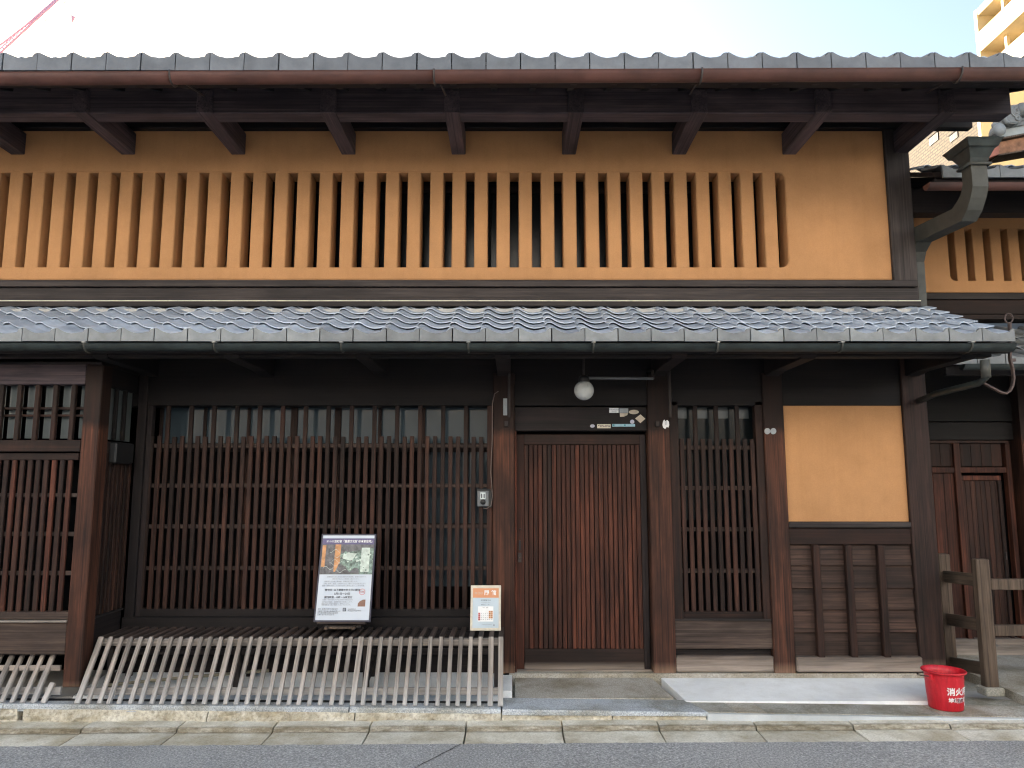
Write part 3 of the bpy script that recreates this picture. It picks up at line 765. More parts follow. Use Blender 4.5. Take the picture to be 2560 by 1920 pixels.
bar('window_ledge', PX['p3'][1], PX['p4'][0], -.012, .08, zz(1552, -.012), zz(1548, -.012), 'wood_grey_X', sw, .002)
bar('apron_board', PX['p3'][1], PX['p4'][0], .0, .05, zz(1622, 0), zz(1552, 0), 'wood_base', sw)
bar('apron_board', PX['p3'][1], PX['p4'][0], .04, .06, zz(1650, .04), zz(1620, .04), 'wood_dark_X', sw)
bar('base_sill', PX['p3'][1], PX['p4'][0], -.012, .1, zz(1681, -.012), zz(1641, -.012), 'wood_base', sw, .008)

# ochre panel over clapboard dado
za, zb_ = zz(1304, .0), zz(988, .01)
bar('lower_plaster', PX['p4'][1], PX['p5'][0], .01, .1, za, zb_ + .02, 'ochre', house, 0)
dado = bar('dado', PX['p4'][1], PX['p5'][0], .03, .09, zz(1640, .03), za, 'wood_dark_X', house)
bar('cap_rail', PX['p4'][1], PX['p5'][0], -.02, .05, zz(1319, -.02), zz(1305, -.02), 'wood_grey_X', dado)
bar('upper_rail', PX['p4'][1], PX['p5'][0], -.008, .05, zz(1361, 0), zz(1321, 0), 'wood_X', dado)
edges = [1363, 1414, 1470.5, 1524.5, 1581, 1640]
for i in range(5):
    z1, z0 = zz(edges[i], .02) + (.02 if i else 0), zz(edges[i + 1], .005)
    beam('clapboard', ((PX['p4'][1] + PX['p5'][0]) / 2, .006, z0), ((PX['p4'][1] + PX['p5'][0]) / 2, .028, z1), PX['p5'][0] - PX['p4'][1] - .004, .012, 'wood_clap', dado, .002)
for px in (2041.5, 2122.5, 2203.5):
    x = xx(px, 1390, -.04)
    bar('batten', x - .024, x + .024, -.045, .0, zz(1645, -.04), zz(1362, -.04), 'wood_Z', dado, .004)
bar('base_sill', PX['p4'][1], PX['p5'][0] + .0, -.05, .1, zz(1681, -.05), zz(1643, -.05), 'wood_base', dado, .008)

# --- bay window at the west end
yb = -.53
bay = bar('bay_window', XL, -2.905, yb + .005, yb + .06, zz(1637, yb), zz(1558, yb), 'wood_base', house, .005)
bar('corner_stile', -2.905, -2.79, yb, yb + .13, .205, zz(911, yb), 'wood_post', bay, .006)
bar('header', XL, -2.905, yb, yb + .1, zz(961, yb), zz(911, yb), 'wood_bracket_X', bay)
bar('fillet', XL, -2.905, yb - .01, yb + .06, zz(1556, yb), zz(1551, yb), 'wood_pale_X', bay, .002)
bar('bottom_rail', XL, -2.905, yb + .012, yb + .06, zz(1550, yb), zz(1530, yb), 'wood_base', bay)
bar('mid_rail', XL, -2.905, yb - .002, yb + .06, zz(1129, yb), zz(1100, yb), 'wood_X', bay)
bar('mid_rail', XL, -2.915, yb + .006, yb + .06, zz(1150, yb), zz(1133, yb), 'wood_X', bay)
pb = 20.1 * (xx(1281, 1178, yb) - xx(1280, 1178, yb)); xb0 = xx(590 * .2893, 1178, yb)
for k in range(45):
    x = xb0 - pb * k
    if x < XL: break
    bar('slat', x - .0155, x + .0155, yb + .012, yb + .032, zz(1530, yb), zz(1148, yb), 'wood_red' if k % 9 in (0, 2, 7) else 'wood_Z', bay, .003)
for py in (1238, 1335, 1433):
    z = zz(py, yb + .03); bar('rail', XL, -2.905, yb + .032, yb + .048, z - .014, z + .014, 'wood_rail_X', bay)
zg0, zg1 = zz(1095, yb + .05), zz(963, yb + .05)
for k in range(22):
    x = xx(43 + 45 * 3, 1000, yb) - .1226 * k
    if x < XL: break
    bar('muntin', x - .015, x + .015, yb + .015, yb + .045, zg0 - .02, zg1, 'wood_Z', bay)
    if k == 0: bar('pane', x + .015, -2.90, yb + .09, yb + .094, zg0, zg1, 'glass_frosted', bay, 0)
    bar('pane', x - .1075, x - .015, yb + .09, yb + .094, zg0, zg1, 'glass_frosted', bay, 0)
for py in (1021, 1039): z = zz(py, yb + .05); bar('muntin_bar', XL, -2.905, yb + .045, yb + .065, z - .008, z + .008, 'wood_X', bay)
bar('backing_board', XL, -2.83, yb + .12, yb + .14, zz(1637, yb), zz(1110, yb), 'void', bay)
# east side of the bay
xs = -2.80
bar('side_header', xs - .05, xs, yb + .13, -.02, zz(961, yb), zz(911, yb), 'wood_dark_Y', bay)
bar('side_top', XL, xs, yb, .0, zz(911, yb), zz(911, yb) + .02, 'wood_dark_X', bay)
bar('side_rail', xs - .05, xs + .004, yb + .13, -.02, zz(1556, yb), zz(1551, yb), 'wood_grey_Y', bay, .002)
bar('side_rail', xs - .05, xs, yb + .13, -.02, zz(1129, yb), zz(1100, yb), 'wood_dark_Y', bay)
bar('side_board', xs - .05, xs - .01, yb + .13, -.02, zz(1660, yb), zz(1557, yb), 'wood_dark_Y', bay)
bar('side_pane', xs - .04, xs - .036, yb + .13, -.02, zg0, zg1, 'glass_frosted', bay, 0)
for k in range(2): bar('muntin', xs - .03, xs - .005, yb + .24 + .12 * k, yb + .265 + .12 * k, zg0, zg1, 'wood_dark_Z', bay)
for k in range(7): bar('slat', xs - .03, xs - .002, yb + .15 + .054 * k, yb + .18 + .054 * k, zz(1550, yb), zz(1129, yb), 'wood_Z', bay, .003)
bar('side_backing', xs - .08, xs - .06, yb + .13, -.02, .4, zz(1110, yb), 'void', bay)
mb = bar('meter_box', xs - .005, xs + .05, yb + .17, yb + .42, zz(1158, yb + .2), zz(1105, yb + .2), 'black', house, .01)
mb['label'] = 'black box on the side of the bay'

# ================================================================== SLATTED GUARDS
def guard(name, label, x0, x1, z_top, y_top, y_back, y_bot, n, group, top=True, legs=()):
    g = thing(name, label, 'slatted guard', ((x0 + x1) / 2, -.4, zL(0)), group)
    for k in range(n):
        x = x0 + (x1 - x0) * k / (n - 1) + random.uniform(-.003, .003)
        xb = x - .035 * (1 - k / (n - 1)) * 0 + random.uniform(-.003, .003)
        w = .034 if k in (0, n - 1) or k % 13 == 0 else .027
        beam('slat', (xb, y_bot + random.uniform(-.004, .004), zL(xb) + .001), (x, y_top, z_top - .004), w, .022, 'wood_pale_Z', g, .003)
        if top: bar('top_slat', x - .016, x + .016, y_top - .008, y_back, z_top - .022 + random.uniform(-.002, .002), z_top, 'wood_rail_Y', g, .003)
    bar('front_rail', x0 - .01, x1 + .01, y_top + .004, y_top + .045, z_top - .062, z_top - .016, 'wood_pale_X', g)
    t = .26; yl, zl = y_bot + (y_top - y_bot) * t, zL(0) + (z_top - zL(0)) * t
    bar('lower_rail', x0 - .02, x1 + .0, yl + .013, yl + .033, zl - .05, zl - .004, 'wood_pale_X', g)
    bar('back_rail', x0, x1, y_back - .04, y_back, z_top - .065, z_top - .024, 'wood_grey_X', g)
    for x in legs:
        bar('leg', x - .02, x + .02, y_top + .055, y_top + .095, zL(x) + .002, z_top - .024, 'wood_grey_Z', g)
        bar('leg', x - .02, x + .02, y_back - .035, y_back + .0, .165, z_top - .065, 'wood_grey_Z', g)
        beam('brace', (x, y_top + .07, zL(x) + .06), (x, y_back - .02, .26), .03, .03, 'wood_grey_Y', g)
    bar('stretcher', x0, x1, y_back - .06, y_back - .04, .32, .36, 'wood_grey_X', g)
    return g
ZT = .499
guard('slatted_bench_guard', 'long weathered slatted guard with flat top carrying the two notice boards', -2.735, -.075, ZT, -.405, -.056, -.645, 41, 'slatted guards along the house front', True, (-2.70, -1.85, -.98, -.10))
g2 = guard('slatted_bench_guard', 'grey slatted guard under the bay window with a broken end slat', -5.05, -3.02, .50, -.38, -.10, -.635, 31, 'slatted guards along the house front', False, (-4.4, -3.6))
beam('slat', (-2.955, -.635, zL(-3) + .001), (-2.94, -.57, .245), .032, .022, 'wood_pale_Z', g2)
bar('middle_rail', -5.05, -2.94, -.505, -.485, .30, .335, 'wood_pale_X', g2)
bar('lower_rail', -3.0, -2.90, -.555, -.535, .165, .215, 'wood_pale_X', g2)
tag(tube('pole', [(-2.72, -.36, .175), (-2.2, -.22, .195), (-1.7, -.12, .215)], .011, 'bamboo'), 'thin greenish pole lying on the mortar under the slatted guard', 'pole')
bar('base_board', -2.79, -.142, .0, .06, .16, .45, 'wood_dark_X', house)

# ================================================================== NOTICE BOARDS
def board_frame(px_bl, py_bl, px_br, py_br, y, lean, name, label, cat, zrest):
    a, b_ = xx(px_bl, py_bl, y), xx(px_br, py_br, y)
    return thing(name, label, cat, ((a + b_) / 2, y, zrest), rot=(-lean, 0, 0)), b_ - a
# large exhibition poster on a small easel
yP = -.27; zP = zz(1555, yP)
ps, pw = board_frame(783, 1555, 926, 1555, yP, R(15), 'poster_board', 'framed exhibition poster with a garden picture leaning on a low easel', 'poster board', zP)
ph = .605
bar('frame', -pw / 2, pw / 2, 0, .018, 0, ph, 'frame_navy', ps, .002, local=True)
def flat(name, x0, x1, z0, z1, mat, parent, lift, poly=None):
    pts = poly or [(x0, z0), (x1, z0), (x1, z1), (x0, z1)]
    return link(name, mesh(name, [(x, -lift, z) for x, z in pts], [tuple(range(len(pts)))], mat), parent, (0, 0, 0), True)
W = pw / 2 - .012
flat('paper', -W, W, .012, ph - .012, 'paper', ps, .0012)
Zp = lambda f: .012 + (ph - .024) * f          # fraction up the sheet
flat('title_band', -W, W, Zp(.89), Zp(.965), 'print_purple', ps, .0020)
flat('picture', -W, W, Zp(.53), Zp(.89), 'print_green', ps, .0020)
flat('picture_panel', -W, -W + .10, Zp(.53), Zp(.89), 'print_dark', ps, .0024)
flat('picture_panel', -W + .005, -W + .03, Zp(.62), Zp(.88), 'print_amber', ps, .0028)
flat('picture_panel', -W + .095, -W + .135, Zp(.56), Zp(.89), 'print_amber', ps, .0028)
flat('picture_panel', -W + .135, W, Zp(.80), Zp(.89), 'print_dark', ps, .0024, [(-W + .135, Zp(.78)), (W, Zp(.85)), (W, Zp(.89)), (-W + .135, Zp(.89))])
flat('picture_panel', W - .085, W - .025, Zp(.56), Zp(.85), 'print_pale', ps, .0028)
flat('picture_panel', -W + .16, -W + .24, Zp(.70), Zp(.79), 'print_pale', ps, .0026, [(-W + .15, Zp(.72)), (-W + .22, Zp(.69)), (-W + .25, Zp(.78)), (-W + .16, Zp(.79))])
flat('picture_panel', 0, 0, 0, 0, 'print_dark', ps, .0030, [(-W + .10, Zp(.53)), (-W + .22, Zp(.53)), (-W + .17, Zp(.63)), (-W + .13, Zp(.66))])
flat('picture_panel', 0, 0, 0, 0, 'print_dark', ps, .0030, [(-W + .20, Zp(.54)), (W - .09, Zp(.53)), (W - .10, Zp(.60)), (-W + .24, Zp(.61))])
for i in range(46):                                # dappled garden foliage and shrubs in the printed picture
    cx_ = random.uniform(-W + .14, W - .02); cf = random.uniform(.55, .80); r_ = random.uniform(.004, .013)
    pts = [(min(W - .002, cx_ + r_ * random.uniform(.6, 1.2) * math.cos(a)), Zp(cf) + .8 * r_ * random.uniform(.6, 1.2) * math.sin(a)) for a in [2 * math.pi * j / 7 for j in range(7)]]
    flat('picture_panel', 0, 0, 0, 0, ('print_green', 'print_dark', 'print_pale', 'print_green')[i % 4], ps, .00265 + .000004 * i, pts)
for i in range(7):                                 # pale curling lines over the picture
    x0_, f0 = random.uniform(-W + .01, W - .09), random.uniform(.56, .86)
    pv = [(x0_ + .012 * j, Zp(f0) + .012 * math.sin(j * 1.1 + i)) for j in range(7)]
    flat('picture_line', 0, 0, 0, 0, 'print_pale', ps, .00305, [(x, z) for x, z in pv] + [(x, z - .0022) for x, z in pv[::-1]])
def txt(body, x, f, size, mat='ink', align='LEFT', sx=1., bold=0.): return letters('lettering', body, size, mat, ps, (x, -.0034, Zp(f)), (R(90), 0, 0), True, align, None, sx, bold)
txt('第150回', -W + .028, .925, .016, 'white')
txt('京町家「重要文化財 杉本家住宅」', -W + .084, .925, .0205, 'white', sx=.90, bold=.0004)
for i, (f, s, x) in enumerate(((.50, '京都の町なかに残る大規模な町家建築。重要文化財です。', -.13), (.475, '歴史ある住まいの意匠をご覧ください。', -.09), (.445, '表屋造りの主屋と露地庭、座敷庭を公開します。', -.145),
        (.42, '土間、台所、座敷、仏間をめぐり、暮らしの工夫を学びます。', -.15), (.395, '庭園・建物の見どころを係の者がご案内します。ご予約不要。', -.16))):
    txt(s, x, f, .0115, 'ink_grey', sx=.95)
txt('開館日 : 以下期間の金土日に開館', -.135, .345, .0165, 'ink', bold=.0003)
txt('3月1日〜24日', -.07, .30, .019, 'ink', bold=.0003)
txt('開館時間 : 10時〜16時受付', -.135, .26, .0165, 'ink', bold=.0003)
for f, s in ((.232, '入館料 一般1500円 大学生1000円 中高生500円'), (.208, '小学生以下無料。保護者同伴でお願いします。'), (.19, '団体でのご見学は事前にご連絡ください。'), (.172, '写真撮影は一部ご遠慮いただいております。')):
    txt(s, -.15, f, .0105, 'ink_grey')
for f, s in ((.125, '場所 : 重要文化財 杉本家住宅'), (.10, '京都市下京区綾小路通新町西入ル'), (.08, '地下鉄四条駅 阪急烏丸駅 徒歩'), (.06, 'お問い合わせは下記まで')):
    txt(s, -W + .012, f, .0105, 'ink')
txt('公益財団法人', .035, .125, .0095, 'ink'); txt('奈良屋記念杉本家保存会', .035, .105, .0085, 'ink')
flat('stamp', 0, 0, 0, 0, 'print_brown', ps, .0024, [(.10, Zp(.155)), (.152, Zp(.155)), (.152, Zp(.235)), (.135, Zp(.235)), (.112, Zp(.215)), (.101, Zp(.19))])
def ringflat(name, cx, cz, r, w, mat, parent, lift):
    n = 24; V = []
    for i in range(n):
        a = 2 * math.pi * i / n
        V += [(cx + r * math.cos(a), -lift, cz + r * math.sin(a)), (cx + (r - w) * math.cos(a), -lift, cz + (r - w) * math.sin(a))]
    return link(name, mesh(name, V, [(2 * i, 2 * i + 1, (2 * i + 3) % (2 * n), (2 * i + 2) % (2 * n)) for i in range(n)], mat), parent, (0, 0, 0), True)
ringflat('seal', .125, Zp(.325), .021, .003, 'print_red', ps, .0024)
txt('公開', .125, .325, .015, 'print_red', 'CENTER')
# crest-like mark by the address
bar('emblem', .0, .022, -.0030, -.0024, Zp(.10), Zp(.14), 'ink', ps, 0, local=True)
for q in (.006, .013): bar('emblem', q, q + .003, -.0036, -.0030, Zp(.105), Zp(.135), 'paper', ps, 0, local=True)
# easel under it (in the board's own frame)
bar('easel_lip', -pw / 2 + .03, pw / 2 - .03, -.022, .02, -.016, -.001, 'wood_rail_X', ps, .002, local=True)
bar('easel_rail', -pw / 2 + .07, pw / 2 - .06, .0, .02, -.042, -.020, 'wood_dark_X', ps, .002, local=True)
es = ps
for sx_ in (-.09, .095):
    o = beam('easel_foot', (sx_, -.075, -.049), (sx_ * .9, .26, .020), .022, .02, 'wood_fence', es, local=True)
    beam('easel_leg', (sx_ * .9, .24, .02), (sx_ * .5, .02, .40), .02, .014, 'wood_dark_Z', es, local=True)
bar('easel_rail', -.085, .09, -.055, -.035, -.050, -.035, 'wood_fence', es, .002, local=True)
# closed-day calendar board
yC = -.21; zC = zz(1579, yC)
cs, cw = board_frame(1175, 1579, 1252, 1579, yC, R(13), 'calendar_board', 'small cream board with orange closed notice and month calendar', 'notice board', ZT + .001)
ch = .305
bar('board', -cw / 2, cw / 2, 0, .012, 0, ch, 'cream_board', cs, .002, local=True)
w2 = cw / 2 - .016
flat('sheet', -w2, w2, .018, ch - .085, 'print_blue', cs, .0012)
flat('header_band', -w2, w2, ch - .085, ch - .020, 'print_orange', cs, .0012)
letters('lettering', '本日は', .020, 'sticker_tan', cs, (-.05, -.002, ch - .055))
letters('lettering', '閉', .036, 'white', cs, (.006, -.002, ch - .053), bold=.0008); letters('lettering', '館', .036, 'white', cs, (.056, -.002, ch - .053), bold=.0008)
letters('lettering', '次回開館日は', .012, 'ink', cs, (0, -.002, ch - .103)); letters('lettering', '下記の通りです', .0095, 'ink_grey', cs, (0, -.002, ch - .119)); letters('lettering', '開館カレンダー', .009, 'ink', cs, (0, -.002, ch - .133))
flat('calendar', -.054, .054, .060, .162, 'white', cs, .0018)
letters('lettering', '2024', .008, 'ink', cs, (-.014, -.0026, .153)); letters('lettering', '3月', .012, 'ink', cs, (.010, -.0026, .153))
for c in range(7):
    for r in range(5):
        d = r * 7 + c - 4
        if 1 <= d <= 31:
            if c in (5, 6, 0) and d < 25: flat('day_mark', -.051 + .0146 * c, -.038 + .0146 * c, .120 - .0130 * r, .132 - .0130 * r, 'print_red' if c == 0 else 'print_amber', cs, .0022)
            letters('lettering', str(d), .0095, 'ink', cs, (-.0445 + .0146 * c, -.0027, .126 - .0130 * r))
letters('lettering', '奈良屋記念杉本家保存会', .0065, 'ink_grey', cs, (.01, -.002, .040)); bar('emblem', .055, .063, -.002, -.0012, .030, .042, 'ink_grey', cs, 0, local=True)

# ================================================================== FIRE BUCKET
bx, by = 2.775, -.56; bz = zL(bx) + .002
bk = thing('fire_bucket', 'red plastic fire bucket with white lettering standing on the stone ledge', 'bucket', (bx, by, bz))
hb, r0, r1 = .234, .098, .122
lathe('pail', [(0, .006), (r0 - .006, .006), (r0, 0), (r0 + .002, .004), (r0 + (r1 - r0) * .45, hb * .45), (r1 - .008, hb - .03), (r1 - .004, hb - .012), (r1 + .007, hb - .012), (r1 + .009, hb - .003), (r1 + .006, hb), (r1 - .004, hb - .001), (r1 - .012, hb - .03), (r0 + (r1 - r0) * .45 - .004, hb * .45), (r0 - .004, .010), (0, .010)], 'red_plastic', bk, n=48, local=True)
def onpail(x, z):
    th0 = R(-90) + .27; zz_ = .093 + z; rad = r0 + (r1 - r0) * zz_ / hb + .0012
    a = th0 + x / .110
    return Vector((rad * math.cos(a), rad * math.sin(a), zz_))
letters('lettering', '消火用', .050, 'white', bk, bend=lambda x, z: onpail(x, z + .026), bold=.0014)
letters('lettering', '地域防災', .034, 'white', bk, bend=lambda x, z: onpail(x, z - .026), bold=.0009)
letters('lettering', '植松町', .026, 'ink', bk, bend=lambda x, z: onpail(x, z - .028) * 1.004, bold=.0004)
for s, a in ((1, R(205)), (1, R(25))):
    px_, py_ = (r1 + .006) * math.cos(a), (r1 + .006) * math.sin(a)
    link('ear', boxmesh(.022, .03, .036, 'red_plastic', .004), bk, (px_, py_, hb - .035), True, (0, 0, a))
wire = []
for i in range(21):
    t = math.pi * i / 20; a0 = R(205); e = Vector((math.cos(a0), math.sin(a0), 0)); nrm = Vector((-e.y, e.x, 0))
    p = e * (r1 + .018) * math.cos(t) - nrm * 0 + (Vector((math.cos(R(130)), math.sin(R(130)), 0)) * .135 + Vector((0, 0, -.016))) * math.sin(t)
    wire.append(p + Vector((0, 0, hb - .028)))
tube('handle', wire, .0035, 'rust', bk, 8, local=True)

# ================================================================== LAMP, INTERCOM AND FITTINGS AT THE DOOR
gy = -.28; gc = P(1460, 976, gy); gr = 25.2 / 1880 * (5.3)
lp = thing('globe_lamp', 'white glass globe lamp hanging under the eave above the door', 'lamp', (gc.x, gy, gc.z))
prg = [(max(.0, gr * math.sin(t)), -gr * math.cos(t)) for t in [math.pi * i / 20 for i in range(19)]]
lathe('globe', prg, 'globe', lp, gc, 32)
lathe('cap', [(.0, gr + .035), (.028, gr + .034), (.036, gr + .02), (.042, gr - .012), (.03, gr - .016), (0, gr - .016)], 'black', lp, gc, 24)
tube('stem', [(gc.x, gy, gc.z + gr + .03), (gc.x, gy, gc.z + gr + .10), (gc.x + .004, gy + .02, gc.z + gr + .16)], .008, 'iron', lp)
za_ = zz(945, gy)
tube('arm', [(gc.x + .02, gy, za_), (xx(1633, 945, gy), gy, za_ - .004)], .010, 'grey_plastic', lp)
tube('arm_bracket', [(xx(1633, 945, gy), gy, za_ - .004), (xx(1633, 945, gy) + .005, gy + .05, za_ + .06), (xx(1633, 945, gy) + .01, -.02, za_ + .09)], .009, 'iron', lp)
ic = thing('intercom', 'dark grey wall intercom with small window beside the door post', 'intercom', tuple(P(1206, 1250, -.03)))
ia, ib = xx(1193, 1250, -.03), xx(1222, 1250, -.03)
body = bar('housing', ia, ib, -.03, .012, zz(1266, -.03), zz(1226, -.03), 'grey_plastic', ic, .004)
bar('hood', ia - .004, ib + .012, -.036, .012, zz(1227, -.03), zz(1222, -.03), 'black', ic, .002)
bar('side_cheek', ib, ib + .022, -.03, .012, zz(1269, -.03), zz(1226, -.03), 'black', ic, .003)
bar('lens', ia + .022, ib - .024, -.0335, -.028, zz(1248, -.03), zz(1231, -.03), 'ring_white', ic, .002)
bar('lens_slot', ia + .028, ia + .036, -.0345, -.030, zz(1245, -.03), zz(1234, -.03), 'ink', ic, .001)
bar('lens_slot', ib - .038, ib - .030, -.0345, -.030, zz(1245, -.03), zz(1235, -.03), 'ink', ic, .001)
lathe('button', [(0, .006), (.018, .006), (.020, 0)], 'black', ic, ((ia + ib) / 2, -.030, zz(1255, -.03)), 20, rot=(R(90), 0, 0))
tube('cable', [P(1246, 978, -.035), P(1236, 985, -.035), P(1231, 1010, -.03), P(1230.5, 1100, -.03), P(1227, 1180, -.03), P(1231, 1240, -.03), P(1228, 1264, -.03), P(1216, 1272, -.025), P(1208, 1270, -.02)], .0035, 'cable', ic, 6)
# stickers on the lintel
ys = .018
def sticker(px0, px1, py0, py1, mat, lab, poly=None, thick=.002):
    if poly: pts = [(xx(a, b_, ys), zz(b_, ys)) for a, b_ in poly]
    else: pts = [(xx(px0, py1, ys), zz(py1, ys)), (xx(px1, py1, ys), zz(py1, ys)), (xx(px1, py0, ys), zz(py0, ys)), (xx(px0, py0, ys), zz(py0, ys))]
    o = prism('sticker', pts, ys - thick, ys + .003, mat, lint)
    o['label'] = lab; return o
def ell(cx, cy, rx, ry, n=20): return [(cx + rx * math.cos(2 * math.pi * i / n), cy + ry * math.sin(2 * math.pi * i / n)) for i in range(n)]
s1 = sticker(1523, 1546.5, 1020, 1032, 'white', 'white printed sticker')
letters('lettering', '京都市民防災', .013, 'ink_grey', lint, P(1535, 1024, ys - .0035), local=False); letters('lettering', '四分団', .012, 'ink_grey', lint, P(1535, 1029, ys - .0035), local=False)
sticker(1548.5, 1570.5, 1021, 1032, 'sticker_grey', 'blue-grey sticker')
sticker(0, 0, 0, 0, 'sticker_tan', 'torn paper sticker', [(1549.5, 1033), (1570, 1033), (1568, 1038), (1560, 1041.5), (1550, 1042)])
sticker(0, 0, 0, 0, 'sticker_tan', 'pale oval sticker', ell(1584.5, 1030, 12.5, 5.4))
sticker(0, 0, 0, 0, 'sticker_tan', 'faded diamond sticker', [(1601, 1036), (1613.5, 1047), (1601, 1057.5), (1588, 1046)])
sticker(0, 0, 0, 0, 'sticker_mauve', 'small round sticker', ell(1580.5, 1054.5, 5.3, 5.3))
sticker(0, 0, 0, 0, 'sticker_mauve', 'small oval sticker', ell(1481, 1065, 5.7, 4.2))
sticker(1493, 1526.5, 1060.5, 1070.5, 'cream_board', 'cream telephone number plate')
letters('lettering', '℡375-0726', .020, 'ink', lint, P(1510, 1065.5, ys - .0035), local=False, bold=.0005)
sticker(1530.5, 1587.5, 1060, 1066.5, 'sticker_blue', 'long pale blue sticker')
for px in (1534, 1562): sticker(0, 0, 0, 0, 'sticker_teal', 'teal dot', ell(px, 1063, 2.2, 2.2), .0032)
o = prism('sticker', [(xx(a, b_, -.021), zz(b_, -.021)) for a, b_ in [(1658, 1052), (1661, 1049), (1663, 1053), (1668, 1050), (1672, 1054), (1673, 1062), (1671, 1069), (1667, 1067), (1663, 1072.5), (1658, 1069), (1656, 1062)]], -.0235, -.018, 'white', house)
o['label'] = 'ragged white sticker on the door post'
letters('lettering', '消\n防', .016, 'ink_grey', house, P(1665, 1058, -.0245), local=False)
for px in (1918, 1933):
    o = prism('round_plate', [(xx(a, b_, -.021), zz(b_, -.021)) for a, b_ in ell(px, 1078, 7.2, 7.6)], -.026, -.018, 'sticker_grey', house); o['label'] = 'round metal plate on the post'

# ================================================================== NEIGHBOURING HOUSE
nb = thing('neighbour_house', 'set-back dark timber house with narrow ochre upper storey beyond the railing', 'house', (5, 2, .15))
yN = .80; NX1 = 8.2
nzb, nzt = zz(731, yN), zz(480, yN)
nt_, nb_ = zz(571, yN), zz(702, yN)
sN = xx(1281, 620, yN) - xx(1280, 620, yN)
xl = xx(2369, 600, yN); pN = 44.6 * sN; gN = 17.6 * sN; r = .05
aN = [(xl + r - r * math.sin(a), nt_ - r + r * math.cos(a)) for a in [R(90) * i / 6 for i in range(7)]]
aN2 = [(xl + r - r * math.cos(a), nb_ + r - r * math.sin(a)) for a in [R(90) * i / 6 for i in range(7)]]
nwall = prism('upper_wall', [(3.06, nzb), (NX1, nzb), (NX1, nb_), ] + [(xl + 3.6, nb_)] + aN2[::-1] + aN[::-1] + [(xl + 3.6, nt_), (NX1, nt_), (NX1, nzt), (3.06, nzt)], yN, yN + .12, 'ochre', nb, bev=.004)
bar('wall_end', xl + 3.6, NX1, yN + .01, yN + .1, nb_ - .01, nt_ + .01, 'ochre', nb, 0)
for k in range(22):
    x = xl + .064 + (gN + .0) * 0 + pN * k
    bar('slat', x, x + pN - gN, yN + .004, yN + .11, nb_ - .01, nt_ + .01, 'ochre', nwall, .005)
bar('backing_board', 3.1, NX1, yN + .13, yN + .16, nzb, nzt, 'wood_X', nb)
bar('wall_plate', 3.06, NX1, yN - .06, yN + .1, zz(537, yN - .06), zz(470, yN - .06) + .1, 'wood_dark_X', nb)
bar('sill', 3.06, NX1, yN - .05, yN + .1, zz(748, yN - .05), zz(732, yN - .05), 'wood_grey_X', nb)
bar('sill_board', 3.06, NX1, yN - .03, yN + .1, zz(785, yN - .03), zz(750, yN - .03), 'wood_X', nb)
bar('sill_fillet', 3.06, NX1, yN - .07, yN + .1, zz(798, yN - .07), zz(786, yN - .07), 'wood_X', nb)
yEN2 = -.34; zEN2 = zz(424, yEN2)
nur = slope_board('upper_roof', 3.12, NX1, yEN2 + .05, 3.2, yEN2, zEN2, -.06, .04, 'wood_dark_X', nb)
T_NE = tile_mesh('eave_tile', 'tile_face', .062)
lay(nur, 3.115 + TP * .17, 0, 12, 2, yEN2, zEN2, T_NE, T_FIELD)
bar('eave_fascia', 3.12, NX1, yEN2 + .04, yEN2 + .08, zEN2 - .13, zEN2 - .05, 'wood_dark_X', nb)
bar('purlin', 3.12, NX1, .12, .24, zz(532, .12), zz(532, .12) + .2, 'wood_dark_X', nb)
nbx = xx(2320, 440, yEN2 - .1)
def ngut(x0, x1, yc, z0, z1, r_, mat):
    global house
    keep = house; house = nb
    g_ = gutter('gutter', x0, x1, yc, z0, z1, r_, mat); house = keep; return g_
ngut(nbx, NX1, yEN2 - .07, zz(454, yEN2 - .12), zz(452, yEN2 - .12), .045, 'copper')
# ridge-end ornament and stained gable wall above the neighbour's roof
yO = 1.0
def q(zx, zy): p = P(2400 + zx * .1567, 200 + zy * .1567, yO); return (p.x, p.z)
def qp(name, pts, d0, d1, mat, bev=0): return prism(name, [q(*p) for p in pts], yO + d0, yO + d1, mat, nb, bev)
qp('ridge_band', [(600, 935), (610, 800), (2600, 420), (2600, 560)], .0, .3, 'white_band')
qp('ridge_course', [(690, 790), (700, 735), (2600, 370), (2600, 425)], -.03, .3, 'tile_old')
qp('ridge_course', [(760, 740), (780, 690), (2600, 320), (2600, 372)], -.01, .28, 'tile_old')
qp('ridge_course', [(820, 690), (850, 620), (2600, 250), (2600, 322)], -.02, .27, 'tile_old')
qp('verge_board', [(600, 965), (600, 938), (2600, 565), (2600, 595)], -.02, .3, 'wood_fence')
qp('gable_earth', [(610, 1180), (630, 970), (2600, 600), (2600, 830)], .03, .25, 'earth')
qp('gable_timber', [(440, 1250), (500, 1130), (625, 1020), (625, 1180)], .0, .1, 'copper_red')
qp('gable_board', [(620, 1205), (630, 1182), (2600, 835), (2600, 860)], .0, .2, 'wood_fence')
qp('verge_tile', [(365, 1055), (440, 990), (520, 985), (470, 1055)], -.05, .2, 'white_band')
qp('ornament', [(455, 940), (440, 880), (470, 800), (500, 770), (510, 690), (530, 600), (585, 530), (650, 485), (760, 470), (880, 480), (900, 560), (860, 640), (885, 680), (880, 735), (790, 775), (640, 770), (600, 800), (585, 890), (545, 955), (500, 972)], -.10, .0, 'tile_old', .008)
def ringz(cx, cy, rx, ry, r_, mat, n=20): tube('ornament_ring', [Vector((*q(cx + rx * math.cos(2 * math.pi * i / n), cy + ry * math.sin(2 * math.pi * i / n)), 0)).xzy + Vector((0, yO - .105, 0)) for i in range(n + 1)], r_, mat, nb, 6)
for rx, ry in ((78, 88), (56, 66), (32, 40)): ringz(780, 580, rx, ry, .008, 'tile_face')
ringz(800, 690, 26, 30, .010, 'tile_face')
